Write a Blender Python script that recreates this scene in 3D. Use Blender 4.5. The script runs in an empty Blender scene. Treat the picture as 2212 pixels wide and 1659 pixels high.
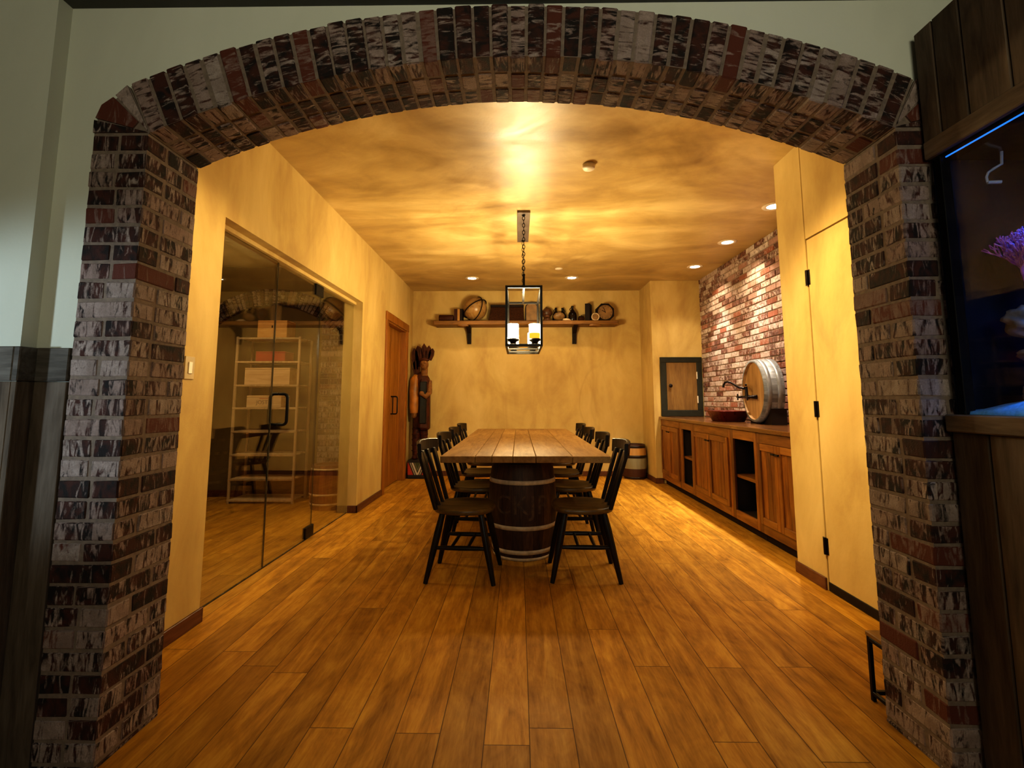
import bpy, math, random
from mathutils import Vector, Matrix, noise as mnoise
random.seed(7)
PI = math.pi
scene = bpy.context.scene
COL = scene.collection

# ------------------------------------------------------------------ mesh builder
class MB:
    def __init__(s):
        s.v = []; s.f = []; s.mi = []; s.t = []; s.uv = []; s.sm = []
    def add(s, verts, faces, mi=0, tint=(.5, .5, .5), uvs=None, smooth=False, M=None):
        o = len(s.v)
        if M is not None: verts = [M @ Vector(p) for p in verts]
        s.v += [tuple(p) for p in verts]
        for k, fc in enumerate(faces):
            s.f.append([i + o for i in fc]); s.mi.append(mi); s.t.append(tint); s.sm.append(smooth)
            s.uv.append([uvs[i] for i in fc] if uvs else [(0, 0)] * len(fc))
    def hexa(s, P, b=.002, mi=0, tint=(.5, .5, .5), L=0, M=None):
        """chamfered hexahedron from 8 corners (index i+2j+4k); L = length axis used for uv"""
        P = [Vector(p) for p in P]
        bit = [1, 2, 4]
        ctr = sum(P, Vector()) / 8
        ln = [(P[bit[a]] - P[0]).length for a in range(3)]
        V = []; U = []; idx = {}
        for c in range(8):
            for a in range(3):
                p = P[c].copy()
                for e in range(3):
                    if e != a:
                        d = P[c ^ bit[e]] - P[c]; l = d.length
                        if l > 1e-6: p += d / l * min(b, l * .3)
                idx[(c, a)] = len(V); V.append(p)
                q = [(1 if c & bit[e] else 0) * ln[e] for e in range(3)]
                if a == L:
                    u, w = [e for e in range(3) if e != a]; U.append((q[u], q[w]))
                else:
                    w = [e for e in range(3) if e not in (a, L)][0]; U.append((q[L], q[w]))
        F = []
        for a in range(3):
            u, w = [e for e in range(3) if e != a]
            for sd in (0, 1):
                c0 = bit[a] * sd
                F.append([idx[(c0, a)], idx[(c0 | bit[u], a)], idx[(c0 | bit[u] | bit[w], a)], idx[(c0 | bit[w], a)]])
        for e in range(3):
            a1, a2 = [x for x in range(3) if x != e]
            for m in range(4):
                c = (bit[a1] if m & 1 else 0) | (bit[a2] if m & 2 else 0); d = c | bit[e]
                F.append([idx[(c, a1)], idx[(d, a1)], idx[(d, a2)], idx[(c, a2)]])
        for c in range(8): F.append([idx[(c, 0)], idx[(c, 1)], idx[(c, 2)]])
        for k, fc in enumerate(F):
            n = (V[fc[1]] - V[fc[0]]).cross(V[fc[2]] - V[fc[0]])
            m = sum((V[i] for i in fc), Vector()) / len(fc) - ctr
            if n.dot(m) < 0: F[k] = fc[::-1]
        s.add(V, F, mi, tint, U, False, M)
        return s
    def box(s, x0, x1, y0, y1, z0, z1, b=.002, mi=0, tint=(.5, .5, .5), L=None, M=None):
        P = [(x1 if i & 1 else x0, y1 if i & 2 else y0, z1 if i & 4 else z0) for i in range(8)]
        if L is None:
            d = [x1 - x0, y1 - y0, z1 - z0]; L = d.index(max(d))
        return s.hexa(P, b, mi, tint, L, M)
    def tube(s, pts, r, n=10, mi=0, cap=True, closed=False, M=None, sx=1.0, tint=(.5, .5, .5)):
        pts = [Vector(p) for p in pts]; m = len(pts)
        R = r if isinstance(r, (list, tuple)) else [r] * m
        V = []; F = []; up = None
        for i in range(m):
            if closed: t = pts[(i + 1) % m] - pts[i - 1]
            else: t = pts[min(i + 1, m - 1)] - pts[max(i - 1, 0)]
            t.normalize()
            if up is None:
                up = Vector((0, 0, 1)) if abs(t.z) < .9 else Vector((1, 0, 0))
            a = t.cross(up)
            if a.length < 1e-5: a = t.cross(Vector((0, 1, 0)))
            a.normalize(); bb = a.cross(t).normalized(); up = bb
            for k in range(n):
                an = 2 * PI * k / n
                V.append(pts[i] + a * math.cos(an) * R[i] * sx + bb * math.sin(an) * R[i])
        for i in range(m if closed else m - 1):
            j = (i + 1) % m
            for k in range(n):
                F.append([i * n + k, i * n + (k + 1) % n, j * n + (k + 1) % n, j * n + k])
        s.add(V, F, mi, tint, None, True, M)
        if cap and not closed:
            s.add(V[:n], [list(range(n))[::-1]], mi, tint, None, False, M)
            s.add(V[-n:], [list(range(n))], mi, tint, None, False, M)
        return s
    def lathe(s, prof, n=32, mi=0, M=None, smooth=True, a0=0, a1=2 * PI, tint=(.5, .5, .5)):
        full = abs(a1 - a0 - 2 * PI) < 1e-6
        cols = n if full else n + 1
        V = []; F = []; U = []
        for (r, z) in prof:
            for k in range(cols):
                an = a0 + (a1 - a0) * k / n
                V.append((r * math.cos(an), r * math.sin(an), z)); U.append((r * an, z))
        for i in range(len(prof) - 1):
            for k in range(n):
                k2 = (k + 1) % cols
                F.append([i * cols + k, i * cols + k2, (i + 1) * cols + k2, (i + 1) * cols + k])
        s.add(V, F, mi, tint, U, smooth, M)
        return s
    def ball(s, c, r, nu=16, nv=10, mi=0, M=None, rough=0, seed=0, tint=(.5, .5, .5)):
        if not isinstance(r, (list, tuple)): r = (r, r, r)
        V = []; F = []
        for i in range(nv + 1):
            th = PI * i / nv
            for k in range(nu):
                ph = 2 * PI * k / nu
                d = Vector((math.sin(th) * math.cos(ph), math.sin(th) * math.sin(ph), math.cos(th)))
                q = 1 + rough * mnoise.noise(d * 2.3 + Vector((seed, seed * 1.7, 0))) if rough else 1
                V.append((c[0] + r[0] * d.x * q, c[1] + r[1] * d.y * q, c[2] + r[2] * d.z * q))
        for i in range(nv):
            for k in range(nu):
                F.append([i * nu + k, (i + 1) * nu + k, (i + 1) * nu + (k + 1) % nu, i * nu + (k + 1) % nu])
        s.add(V, F, mi, tint, None, True, M)
        return s
    def prism(s, poly, d0, d1, axis='y', mi=0, M=None, smooth=False, tint=(.5, .5, .5)):
        """extrude 2D polygon along axis; poly coords are the two other axes in order"""
        def P(a, b, d): return {'x': (d, a, b), 'y': (a, d, b), 'z': (a, b, d)}[axis]
        n = len(poly)
        V = [P(a, b, d0) for a, b in poly] + [P(a, b, d1) for a, b in poly]
        F = [[i, (i + 1) % n, n + (i + 1) % n, n + i] for i in range(n)]
        area = sum(poly[i][0] * poly[(i + 1) % n][1] - poly[(i + 1) % n][0] * poly[i][1] for i in range(n))
        flip = (area > 0) != (d1 > d0)
        if axis == 'y': flip = not flip
        if flip: F = [f[::-1] for f in F]
        s.add(V, F, mi, tint, None, smooth, M)
        U = [(q, w_) for q, w_ in poly] * 2
        caps = [list(range(n))[::-1], [n + i for i in range(n)]]
        if flip: caps = [c[::-1] for c in caps]
        s.add(V, caps, mi, tint, U, False, M)
        return s
    def build(s, name, mats, parent=None, loc=(0, 0, 0), rz=0):
        me = bpy.data.meshes.new(name)
        me.from_pydata(s.v, [], s.f)
        if not isinstance(mats, (list, tuple)): mats = [mats]
        for m in mats: me.materials.append(m)
        me.polygons.foreach_set('material_index', s.mi)
        me.polygons.foreach_set('use_smooth', s.sm)
        uvl = me.uv_layers.new(name='UVMap')
        uvl.data.foreach_set('uv', [c for f in s.uv for uv in f for c in uv])
        ca = me.color_attributes.new('tint', 'FLOAT_COLOR', 'CORNER')
        ca.data.foreach_set('color', [c for t, f in zip(s.t, s.f) for _ in f for c in (t[0], t[1], t[2], 1)])
        me.update()
        o = bpy.data.objects.new(name, me); COL.objects.link(o)
        o.location = loc; o.rotation_euler = (0, 0, rz)
        if parent: o.parent = parent
        return o

def tag(o, label, cat, group=None):
    o['label'] = label; o['category'] = cat
    if group: o['group'] = group
    return o
def thing(name, label, cat, loc=(0, 0, 0), rz=0, group=None):
    o = bpy.data.objects.new(name, None); COL.objects.link(o)
    o.location = loc; o.rotation_euler = (0, 0, rz); o.empty_display_size = .1
    return tag(o, label, cat, group)
def struct(name, mb, mats, label=None):
    o = mb.build(name, mats); o['kind'] = 'structure'
    if label: o['label'] = label
    return o
def rnd(): return (random.random(), random.random(), random.random())
def dup(root, loc, rz, label, group=None):
    r = root.copy(); COL.objects.link(r); r.location = loc; r.rotation_euler = (0, 0, rz); r['label'] = label
    if group: r['group'] = group
    for ch in list(root.children):
        c = ch.copy(); COL.objects.link(c); c.parent = r
        for g in ch.children:
            d = g.copy(); COL.objects.link(d); d.parent = c
    return r
def T(x=0, y=0, z=0): return Matrix.Translation((x, y, z))
def RX(a): return Matrix.Rotation(a, 4, 'X')
def RY(a): return Matrix.Rotation(a, 4, 'Y')
def RZ(a): return Matrix.Rotation(a, 4, 'Z')

# ------------------------------------------------------------------ materials
class G:
    def __init__(s, name):
        s.m = bpy.data.materials.new(name); s.m.use_nodes = True
        s.nt = s.m.node_tree; s.nt.nodes.clear()
        s.out = s.nt.nodes.new('ShaderNodeOutputMaterial')
    def put(s, sock, val):
        if isinstance(val, bpy.types.NodeSocket): s.nt.links.new(val, sock)
        elif hasattr(sock.default_value, '__len__') and isinstance(val, (int, float)): sock.default_value = [val] * len(sock.default_value)
        elif hasattr(sock.default_value, '__len__') and len(sock.default_value) == 4 and len(val) == 3: sock.default_value = (*val, 1)
        else: sock.default_value = val
    def n(s, typ, _a=None, **inp):
        nd = s.nt.nodes.new('ShaderNode' + typ)
        for k, v in (_a or {}).items(): setattr(nd, k, v)
        for k, v in inp.items():
            k = k.replace('_', ' ')
            s.put(nd.inputs[int(k[1:])] if k[0] == 'i' and k[1:].isdigit() else nd.inputs[k], v)
        return nd
    def math(s, op, a, b=0, c=0):
        nd = s.nt.nodes.new('ShaderNodeMath'); nd.operation = op
        s.put(nd.inputs[0], a); s.put(nd.inputs[1], b)
        if op in ('MULTIPLY_ADD',): s.put(nd.inputs[2], c)
        return nd.outputs[0]
    def ramp(s, fac, *stops):
        nd = s.nt.nodes.new('ShaderNodeValToRGB'); s.put(nd.inputs[0], fac)
        el = nd.color_ramp.elements
        while len(el) < len(stops): el.new(.5)
        for e, (p, c) in zip(el, stops):
            e.position = p; e.color = (*c, 1) if hasattr(c, '__len__') else (c, c, c, 1)
        return nd.outputs[0]
    def mix(s, fac, a, b, bt='MIX'):
        nd = s.nt.nodes.new('ShaderNodeMix'); nd.data_type = 'RGBA'; nd.blend_type = bt
        s.put(nd.inputs[0], fac); s.put(nd.inputs[6], a); s.put(nd.inputs[7], b)
        return nd.outputs[2]
    def coord(s, which='Object', scale=(1, 1, 1), rot=(0, 0, 0), loc=(0, 0, 0)):
        tc = s.nt.nodes.new('ShaderNodeTexCoord')
        mp = s.nt.nodes.new('ShaderNodeMapping'); s.nt.links.new(tc.outputs[which], mp.inputs[0])
        mp.inputs['Scale'].default_value = scale; mp.inputs['Rotation'].default_value = rot; mp.inputs['Location'].default_value = loc
        return mp.outputs[0]
    def noise(s, vec, scale, detail=4, dist=0, rough=.5, out=0):
        return s.n('TexNoise', Vector=vec, Scale=scale, Detail=detail, Distortion=dist, Roughness=rough).outputs[out]
    def bsdf(s, **k):
        b = s.n('BsdfPrincipled')
        for kk, v in k.items(): s.put(b.inputs[kk.replace('_', ' ')], v)
        s.nt.links.new(b.outputs[0], s.out.inputs[0]); return b
    def bump(s, h, strength=.3, dist=.01):
        return s.n('Bump', Height=h, Strength=strength, Distance=dist).outputs[0]

def plain(name, col, rough=.5, metal=0, var=.15, scale=12, spec=.5, coat=0):
    g = G(name); c = g.coord()
    f = g.noise(c, scale, 5, .3)
    lo = tuple(x * (1 - var) for x in col); hi = tuple(min(1, x * (1 + var)) for x in col)
    g.bsdf(Base_Color=g.ramp(f, (.3, lo), (.7, hi)), Roughness=g.ramp(f, (.2, max(.03, rough - .07)), (.8, min(1, rough + .07))), Metallic=metal,
           Specular_IOR_Level=spec, Coat_Weight=coat)
    return g.m

def wood(name, dark, mid, light, axis='z', rough=.5, grain=1.0, knots=.5, tintvar=.5, bump=.15, spec=.4, coat=0):
    g = G(name)
    st = {'x': (.12, 1, 1), 'y': (1, .12, 1), 'z': (1, 1, .12)}[axis]
    at = g.n('Attribute', {'attribute_name': 'tint'})
    oi = g.n('ObjectInfo').outputs['Random']
    off = g.n('CombineXYZ', X=g.math('MULTIPLY', at.outputs['Fac'], 17.), Y=g.math('MULTIPLY', oi, 9.), Z=g.math('MULTIPLY', at.outputs['Fac'], 31.)).outputs[0]
    v = g.n('VectorMath', {'operation': 'ADD'}, i0=g.coord(scale=st), i1=off).outputs[0]
    n1 = g.noise(v, 14 * grain, 6, 1.6, .6)
    n2 = g.noise(v, 75 * grain, 4, .4, .6)
    kn = g.noise(v, 3.2 * grain, 3, 1.0)
    f = g.math('ADD', g.math('MULTIPLY', n1, .62), g.math('MULTIPLY', n2, .38))
    c = g.ramp(f, (.33, dark), (.5, mid), (.68, light))
    k = g.ramp(kn, (.66, 0.0), (.78, 1.0))
    c = g.mix(g.math('MULTIPLY', k, knots), c, tuple(x * .45 for x in dark))
    sep = g.n('SeparateColor', Color=at.outputs['Color'])
    tv = g.math('MULTIPLY_ADD', g.math('SUBTRACT', sep.outputs[1], .5), tintvar, 1.0)
    c = g.mix(1.0, c, g.n('CombineColor', Red=tv, Green=tv, Blue=tv).outputs[0], 'MULTIPLY')
    g.bsdf(Base_Color=c, Roughness=g.ramp(n1, (.2, rough + .08), (.8, max(.05, rough - .08))), Normal=g.bump(f, bump, .01), Specular_IOR_Level=spec, Coat_Weight=coat, Coat_Roughness=.25)
    return g.m

def plaster(name, dark, mid, light, scale=.9, streak=(1, 1, .45), rough=.75, spec=.25):
    g = G(name)
    c = g.coord(scale=streak)
    a = g.noise(c, scale, 7, 1.3, .58)
    b = g.noise(c, scale * 3.3, 6, 1.0, .6)
    h = g.noise(g.coord(), 60, 5, 0, .6)
    f = g.math('ADD', g.math('MULTIPLY', a, .66), g.math('MULTIPLY', b, .34))
    col = g.ramp(f, (.32, dark), (.5, mid), (.66, light))
    # hairline darker smears
    w = g.math('ABSOLUTE', g.math('SUBTRACT', g.noise(c, scale * 1.3, 3, 2.2), .5))
    w = g.ramp(w, (.0, 1.0), (.05, 0.0))
    ms = g.ramp(g.noise(c, scale * .8, 2), (.5, 0.0), (.70, .22))
    col = g.mix(g.math('MULTIPLY', w, ms), col, tuple(x * .75 for x in dark))
    hh = g.math('ADD', g.math('MULTIPLY', f, 2.0), g.math('MULTIPLY', h, .25))
    g.bsdf(Base_Color=col, Roughness=g.ramp(b, (.3, rough - .12), (.7, rough + .08)), Specular_IOR_Level=spec, Normal=g.bump(hh, .12, .02))
    return g.m

def brick_mat(name, white=.5, dark=(.012, .007, .006), red=(.13, .022, .010), pale=(.50, .43, .41), redp=.84, sc=(62., 10.), vary=.24, soft=(.47, .60)):
    g = G(name)
    at = g.n('Attribute', {'attribute_name': 'tint'})
    sep = g.n('SeparateColor', Color=at.outputs['Color']); r1, r2, r3 = sep.outputs[0], sep.outputs[1], sep.outputs[2]
    uv = g.n('UVMap').outputs[0]
    off = g.n('CombineXYZ', X=g.math('MULTIPLY', r2, 37.), Y=g.math('MULTIPLY', r3, 53.), Z=g.math('MULTIPLY', r1, 19.)).outputs[0]
    sc = g.n('VectorMath', {'operation': 'MULTIPLY'}, i0=uv, i1=(sc[0], sc[1], 1.)).outputs[0]
    v = g.n('VectorMath', {'operation': 'ADD'}, i0=sc, i1=off).outputs[0]
    n1 = g.noise(v, 1.0, 3, 1.1, .5)
    sc2 = g.n('VectorMath', {'operation': 'ADD'}, i0=g.n('VectorMath', {'operation': 'MULTIPLY'}, i0=uv, i1=(22., 14., 1.)).outputs[0], i1=off).outputs[0]
    n2 = g.noise(sc2, 1.0, 3, .6)
    fine = g.noise(g.coord(), 190, 4, 0, .65)
    f = g.math('ADD', n1, g.math('MULTIPLY', g.math('SUBTRACT', r1, .5), vary))
    f = g.math('ADD', f, g.math('MULTIPLY', g.math('SUBTRACT', fine, .5), .12))
    wm = g.ramp(f, (soft[0] - (white - .5) * .3, 0.0), (soft[1] - (white - .5) * .3, 1.0))
    base = g.mix(g.ramp(n2, (.4, 0.0), (.6, 1.0)), dark, tuple(a * .45 + b * .50 for a, b in zip(dark, red)))
    base = g.mix(g.ramp(r3, (redp - .03, 0.0), (redp, 1.0)), base, red)
    wm = g.math('MULTIPLY', wm, g.ramp(r3, (redp, 1.0), (redp + .04, .45)))
    pl = g.mix(r2, pale, (pale[0] * .80, pale[1] * .68, pale[2] * .66))
    pl = g.mix(g.ramp(fine, (.3, .5), (.6, 0.0)), pl, tuple(x * .35 for x in pale))
    pl = g.mix(g.ramp(g.noise(sc2, .8, 3, 1.2), (.36, .55), (.62, 0.0)), pl, (pale[0] * .42, pale[1] * .36, pale[2] * .33))
    col = g.mix(wm, base, pl)
    hh = g.math('ADD', g.math('MULTIPLY', n1, .7), g.math('MULTIPLY', fine, .6))
    g.bsdf(Base_Color=col, Roughness=.8, Specular_IOR_Level=.3, Normal=g.bump(hh, .55, .006))
    return g.m

def floor_mat():
    g = G('wood_plank_floor')
    tc = g.n('TexCoord').outputs['Object']
    s = g.n('SeparateXYZ', Vector=tc); x, y = s.outputs[0], s.outputs[1]
    W = .1562; LN = 1.9
    xi = g.math('DIVIDE', g.math('ADD', x, 20 * W - .0365), W); ix = g.math('FLOOR', xi); fx = g.math('SUBTRACT', xi, ix)
    h1 = g.n('TexWhiteNoise', {'noise_dimensions': '1D'}, W=ix).outputs[0]
    yi = g.math('ADD', g.math('DIVIDE', y, LN), g.math('MULTIPLY', h1, 7.31)); iy = g.math('FLOOR', yi); fy = g.math('SUBTRACT', yi, iy)
    idv = g.n('CombineXYZ', X=ix, Y=iy, Z=0.0).outputs[0]
    h2 = g.n('TexWhiteNoise', {'noise_dimensions': '2D'}, Vector=idv)
    hv = h2.outputs[0]
    ex = g.math('MULTIPLY', g.math('MINIMUM', fx, g.math('SUBTRACT', 1.0, fx)), W)
    ey = g.math('MULTIPLY', g.math('MINIMUM', fy, g.math('SUBTRACT', 1.0, fy)), LN)
    e = g.math('MINIMUM', ex, ey)
    seam = g.ramp(g.math('MULTIPLY', e, 100.0), (.08, 1.0), (.24, 0.0))
    st = g.n('VectorMath', {'operation': 'MULTIPLY'}, i0=tc, i1=(1., .11, 1.)).outputs[0]
    off = g.n('VectorMath', {'operation': 'MULTIPLY'}, i0=h2.outputs[1], i1=(23., 31., 11.)).outputs[0]
    v = g.n('VectorMath', {'operation': 'ADD'}, i0=st, i1=off).outputs[0]
    n1 = g.noise(v, 9, 6, 1.8, .6); n2 = g.noise(v, 95, 4, .3, .6)
    n3 = g.noise(g.n('VectorMath', {'operation': 'ADD'}, i0=g.n('VectorMath', {'operation': 'MULTIPLY'}, i0=tc, i1=(1., .5, 1.)).outputs[0], i1=off).outputs[0], 4.2, 5, 2.2, .62)
    f = g.math('ADD', g.math('MULTIPLY', n1, .45), g.math('ADD', g.math('MULTIPLY', n2, .22), g.math('MULTIPLY', n3, .33)))
    c = g.ramp(f, (.34, (.19, .080, .008)), (.50, (.42, .198, .020)), (.66, (.62, .34, .045)))
    kn = g.ramp(g.noise(v, 3.1, 2, .8), (.70, 0.0), (.80, 1.0))
    c = g.mix(g.math('MULTIPLY', kn, .75), c, (.045, .016, .005))
    tv = g.math('MULTIPLY_ADD', hv, .28, .84)
    c = g.mix(1.0, c, g.n('CombineColor', Red=tv, Green=tv, Blue=tv).outputs[0], 'MULTIPLY')
    c = g.mix(g.math('MULTIPLY', seam, .8), c, (.03, .011, .003))
    hh = g.math('SUBTRACT', g.math('MULTIPLY', f, .35), seam)
    g.bsdf(Base_Color=c, Roughness=g.ramp(n1, (.25, .66), (.75, .54)), Specular_IOR_Level=.14, Normal=g.bump(hh, .25, .004))
    return g.m

def glass_mat(name, tint=(1, 1, 1), boost=1.0, f0=.04):
    g = G(name)
    ge = g.n('NewGeometry')
    d = g.math('ABSOLUTE', g.n('VectorMath', {'operation': 'DOT_PRODUCT'}, i0=ge.outputs['Normal'], i1=ge.outputs['Incoming']).outputs['Value'])
    fr = g.math('MULTIPLY_ADD', g.math('POWER', g.math('SUBTRACT', 1.0, d), 5.0), (1 - f0) * boost, f0 * boost)
    tr = g.n('BsdfTransparent', Color=tint).outputs[0]
    gl = g.n('BsdfGlossy', Color=(1, 1, 1), Roughness=.0).outputs[0]
    mx = g.n('MixShader', i0=fr, i1=tr, i2=gl)
    g.nt.links.new(mx.outputs[0], g.out.inputs[0])
    return g.m

def emis(name, col, strength):
    g = G(name)
    e = g.n('Emission', Color=col, Strength=strength)
    g.nt.links.new(e.outputs[0], g.out.inputs[0]); return g.m

M_FLOOR = floor_mat()
M_PLAS = plaster('ochre_plaster', (.37, .220, .066), (.56, .388, .134), (.68, .50, .200))
M_CEIL = plaster('ochre_ceiling_plaster', (.24, .138, .042), (.48, .322, .112), (.70, .52, .225), scale=.8, streak=(.75, 1.15, 1), rough=.46, spec=.5)
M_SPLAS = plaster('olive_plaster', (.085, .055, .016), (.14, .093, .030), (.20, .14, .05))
M_WHITE = plaster('pale_wall_paint', (.56, .57, .47), (.60, .61, .50), (.64, .65, .54), scale=.5, rough=.8)
M_FCEIL = plaster('dark_ceiling_paint', (.08, .085, .075), (.10, .105, .095), (.12, .125, .11), rough=.9)
M_BRICK = brick_mat('used_brick', .54, sc=(50., 11.), vary=.30, soft=(.46, .61), dark=(.013, .0085, .0065), red=(.105, .028, .014), pale=(.40, .325, .28), redp=.91)
M_BRICKW = brick_mat('pale_used_brick', .60, dark=(.095, .040, .026), red=(.26, .085, .045), pale=(.68, .57, .49), redp=.80, sc=(30., 16.), vary=.42, soft=(.40, .66))
M_MORT = plain('grey_mortar', (.185, .138, .102), .9, var=.22, scale=60)
M_MORTW = plain('pale_mortar', (.24, .165, .11), .9, var=.25, scale=60)
M_BASE = wood('baseboard_wood', (.06, .018, .006), (.11, .035, .012), (.16, .06, .022), 'y', .45)
M_GREYW_Z = wood('weathered_grey_wood', (.04, .027, .016), (.12, .088, .058), (.20, .155, .11), 'z', .75, .7, .6, .6, .35, .2)
M_GREYW_X = wood('weathered_grey_wood_rail', (.05, .043, .034), (.12, .105, .085), (.20, .18, .15), 'x', .75, .7, .6, .6, .35, .2)
M_TANKW_Z = wood('weathered_brown_wood', (.045, .031, .020), (.10, .071, .046), (.155, .113, .076), 'z', .7, .7, .7, .6, .35, .2)
M_TANKW_Y = wood('weathered_brown_wood_rail', (.052, .037, .024), (.112, .080, .052), (.17, .125, .083), 'y', .7, .7, .7, .6, .35, .2)
M_TABLE = wood('pine_tabletop', (.17, .078, .014), (.265, .135, .029), (.34, .185, .046), 'y', .6, .7, .3, .35, .2, .3)
M_CHAIR = wood('dark_stained_wood', (.003, .0016, .0008), (.007, .0038, .002), (.014, .0075, .0035), 'z', .38, 1, .2, .3, .08, .3)
M_SEAT = wood('worn_seat_wood', (.045, .024, .006), (.10, .058, .014), (.17, .10, .026), 'x', .38, 1.2, .2, .3, .08, .5)
M_BARREL = wood('old_barrel_staves', (.016, .006, .002), (.050, .018, .005), (.10, .042, .013), 'z', .6, 1.3, .4, .9, .25)
M_HOOP = plain('galvanised_hoop', (.60, .45, .27), .6, .0, .3, 20)
M_GHOOP = plain('grey_zinc_hoop', (.20, .195, .185), .4, .4, .2, 20)
M_DHOOP = plain('dark_iron_hoop', (.03, .02, .015), .5, .6, .3, 20)
M_BLACK = plain('black_iron', (.005, .004, .003), .45, .3, .2, 30, .3)
M_BRONZE = plain('oil_rubbed_bronze', (.018, .012, .009), .32, .8, .3, 30)
M_STEEL = plain('canopy_steel', (.16, .125, .10), .4, .6, .2, 15)
M_CAB_Z = wood('amber_cabinet_wood', (.065, .017, .002), (.19, .064, .007), (.31, .122, .016), 'z', .4, .6, .7, .55, .15, .45)
M_CAB_Y = wood('amber_cabinet_rail', (.085, .024, .003), (.21, .074, .009), (.33, .135, .02), 'y', .4, .6, .6, .55, .15, .45)
M_CABIN = plain('dark_cabinet_inside', (.012, .006, .003), .7)
M_TOP = wood('stained_worktop_wood', (.065, .021, .004), (.135, .050, .011), (.20, .084, .022), 'y', .15, .5, .3, .5, .03, .6, .35)
M_COPPER = plain('hammered_copper', (.11, .012, .004), .3, .4, .15, 25)
M_DOORW = wood('red_pine_door', (.20, .066, .004), (.34, .125, .009), (.44, .18, .018), 'z', .45, .6, .4, .4, .1)
M_CASE = wood('red_pine_casing', (.20, .060, .004), (.32, .110, .009), (.41, .155, .016), 'z', .45, .6, .3, .3, .1)
M_GLASS = glass_mat('partition_glass', (.93, .94, .89), 1.3)
M_TGLASS = glass_mat('tank_glass', (.95, .97, 1.0), .40)
M_LGLASS = glass_mat('lantern_glass', (.98, .98, .96), .6)
M_EDGE = plain('dark_glass_edge', (.05, .042, .03), .15, .0, .2)
M_WHITEPL = plain('ivory_plastic', (.46, .34, .17), .5, spec=.2)
M_BRASSY = plain('light_trim_white', (.70, .60, .46), .45)
M_RACK = wood('pale_rack_wood', (.36, .24, .13), (.50, .36, .21), (.60, .45, .28), 'z', .5, 1, .2)
M_BOXP = wood('pale_pine_box', (.50, .33, .17), (.62, .44, .25), (.72, .54, .33), 'x', .6, .8, .15)
M_BOXO = wood('honey_pine_box', (.46, .22, .06), (.58, .30, .09), (.66, .38, .13), 'x', .6, .8, .15)
M_RED = plain('red_lacquer_box', (.42, .050, .030), .5)
M_INK = plain('faded_grey_ink', (.22, .17, .12), .7)
M_REDINK = plain('red_ink', (.42, .06, .02), .7)
M_SHELF = wood('rough_shelf_wood', (.09, .034, .005), (.18, .076, .011), (.26, .12, .022), 'x', .5, .7, .5)
M_BRACK = plain('dark_bracket_wood', (.010, .004, .002), .6, spec=.2)
M_ODARK = plain('near_black_wood', (.010, .004, .002), .6, spec=.2)
M_WICK = plain('dark_woven_leather', (.035, .012, .004), .8, 0, .5, 70, .1)
M_BOTTLE = plain('dark_brown_bottle_glass', (.005, .002, .0015), .15, 0, .2, 8, .4)
M_GBOTTLE = plain('dark_green_bottle_glass', (.004, .005, .002), .15, 0, .2, 8, .4)
M_TAN = plain('tan_ceramic', (.22, .115, .032), .5, 0, .3)
M_CREAM = plain('cream_shell', (.60, .45, .28), .5, 0, .25)
M_GOLD = plain('worn_gold_cloth', (.42, .20, .04), .5, .2)
M_BOOKR = plain('oxblood_leather', (.045, .011, .005), .6, spec=.2)
M_SKUL = plain('carved_brown_wood', (.095, .036, .011), .45, 0, .5, 22)

# ------------------------------------------------------------------ setting: dining room
CZ = 2.88
XL, XR, YB, YF = -1.675, 1.89, 7.60, 1.90
b = MB(); b.box(-7, 4.5, -3.0, 8.2, -.06, 0, 0); struct('floor', b, M_FLOOR)
b = MB(); b.box(XL - .3, 2.9, 1.78, 7.75, CZ, CZ + .1, 0); struct('ceiling', b, M_CEIL)
# left wall with glazed opening and door opening
OP0, OP1, OPZ = 2.664, 5.138, 2.20
D0, D1, DZ = 6.13, 7.16, 2.17
b = MB()
def wl(y0, y1, z0, z1, x0=XL - .20, x1=XL): b.box(x0, x1, y0, y1, z0, z1, 0)
wl(1.90, OP0, 0, CZ); wl(OP0, OP1, OPZ, CZ); wl(OP1, D0, 0, CZ); wl(D0, D1, DZ, CZ); wl(D1, YB, 0, CZ)
struct('wall_left', b, M_PLAS)
b = MB(); b.box(XL - .2, 2.9, YB, YB + .12, 0, CZ, 0); struct('wall_back', b, M_PLAS)
b = MB(); b.box(1.915, 2.9, 6.95, YB, 0, CZ, .004); struct('wall_chase', b, M_PLAS)
b = MB(); b.box(2.635, 2.85, 1.9, 6.95, 0, CZ, 0); struct('wall_right', b, M_MORTW)
# closet partition with flush door opening
HD0, HD1, HDZ = 2.20, 3.13, 2.205
b = MB()
b.box(XR, 1.95, 1.90, HD0, 0, CZ, 0); b.box(XR, 1.95, HD0, HD1, HDZ + .004, CZ, 0); b.box(XR, 2.635, HD1 + .006, 3.46, 0, CZ, .003)
b.box(1.99, 2.0, HD0 - .1, HD1 + .02, 0, HDZ + .1, 0)
struct('wall_partition', b, M_PLAS)
b = MB(); b.box(XR + .001, XR + .05, HD0, HD1 - .006, .055, HDZ - .006, .002)
dr = struct('door_2', b, M_PLAS, 'plaster-faced flush door in the right partition')
for z in (1.95, 1.10, .265):
    h = MB(); h.tube([(XR - .006, HD1 + .002, z - .05), (XR - .006, HD1 + .002, z + .05)], .009, 10)
    h.box(XR - .003, XR + .002, HD1 - .022, HD1 + .026, z - .05, z + .05, .001)
    h.build('hinge', M_BRONZE, dr)
h = MB(); h.box(XR - .004, XR + .045, HD0, HD1 - .006, .006, .056, .002); h.build('door_sweep', M_BLACK, dr)
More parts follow.
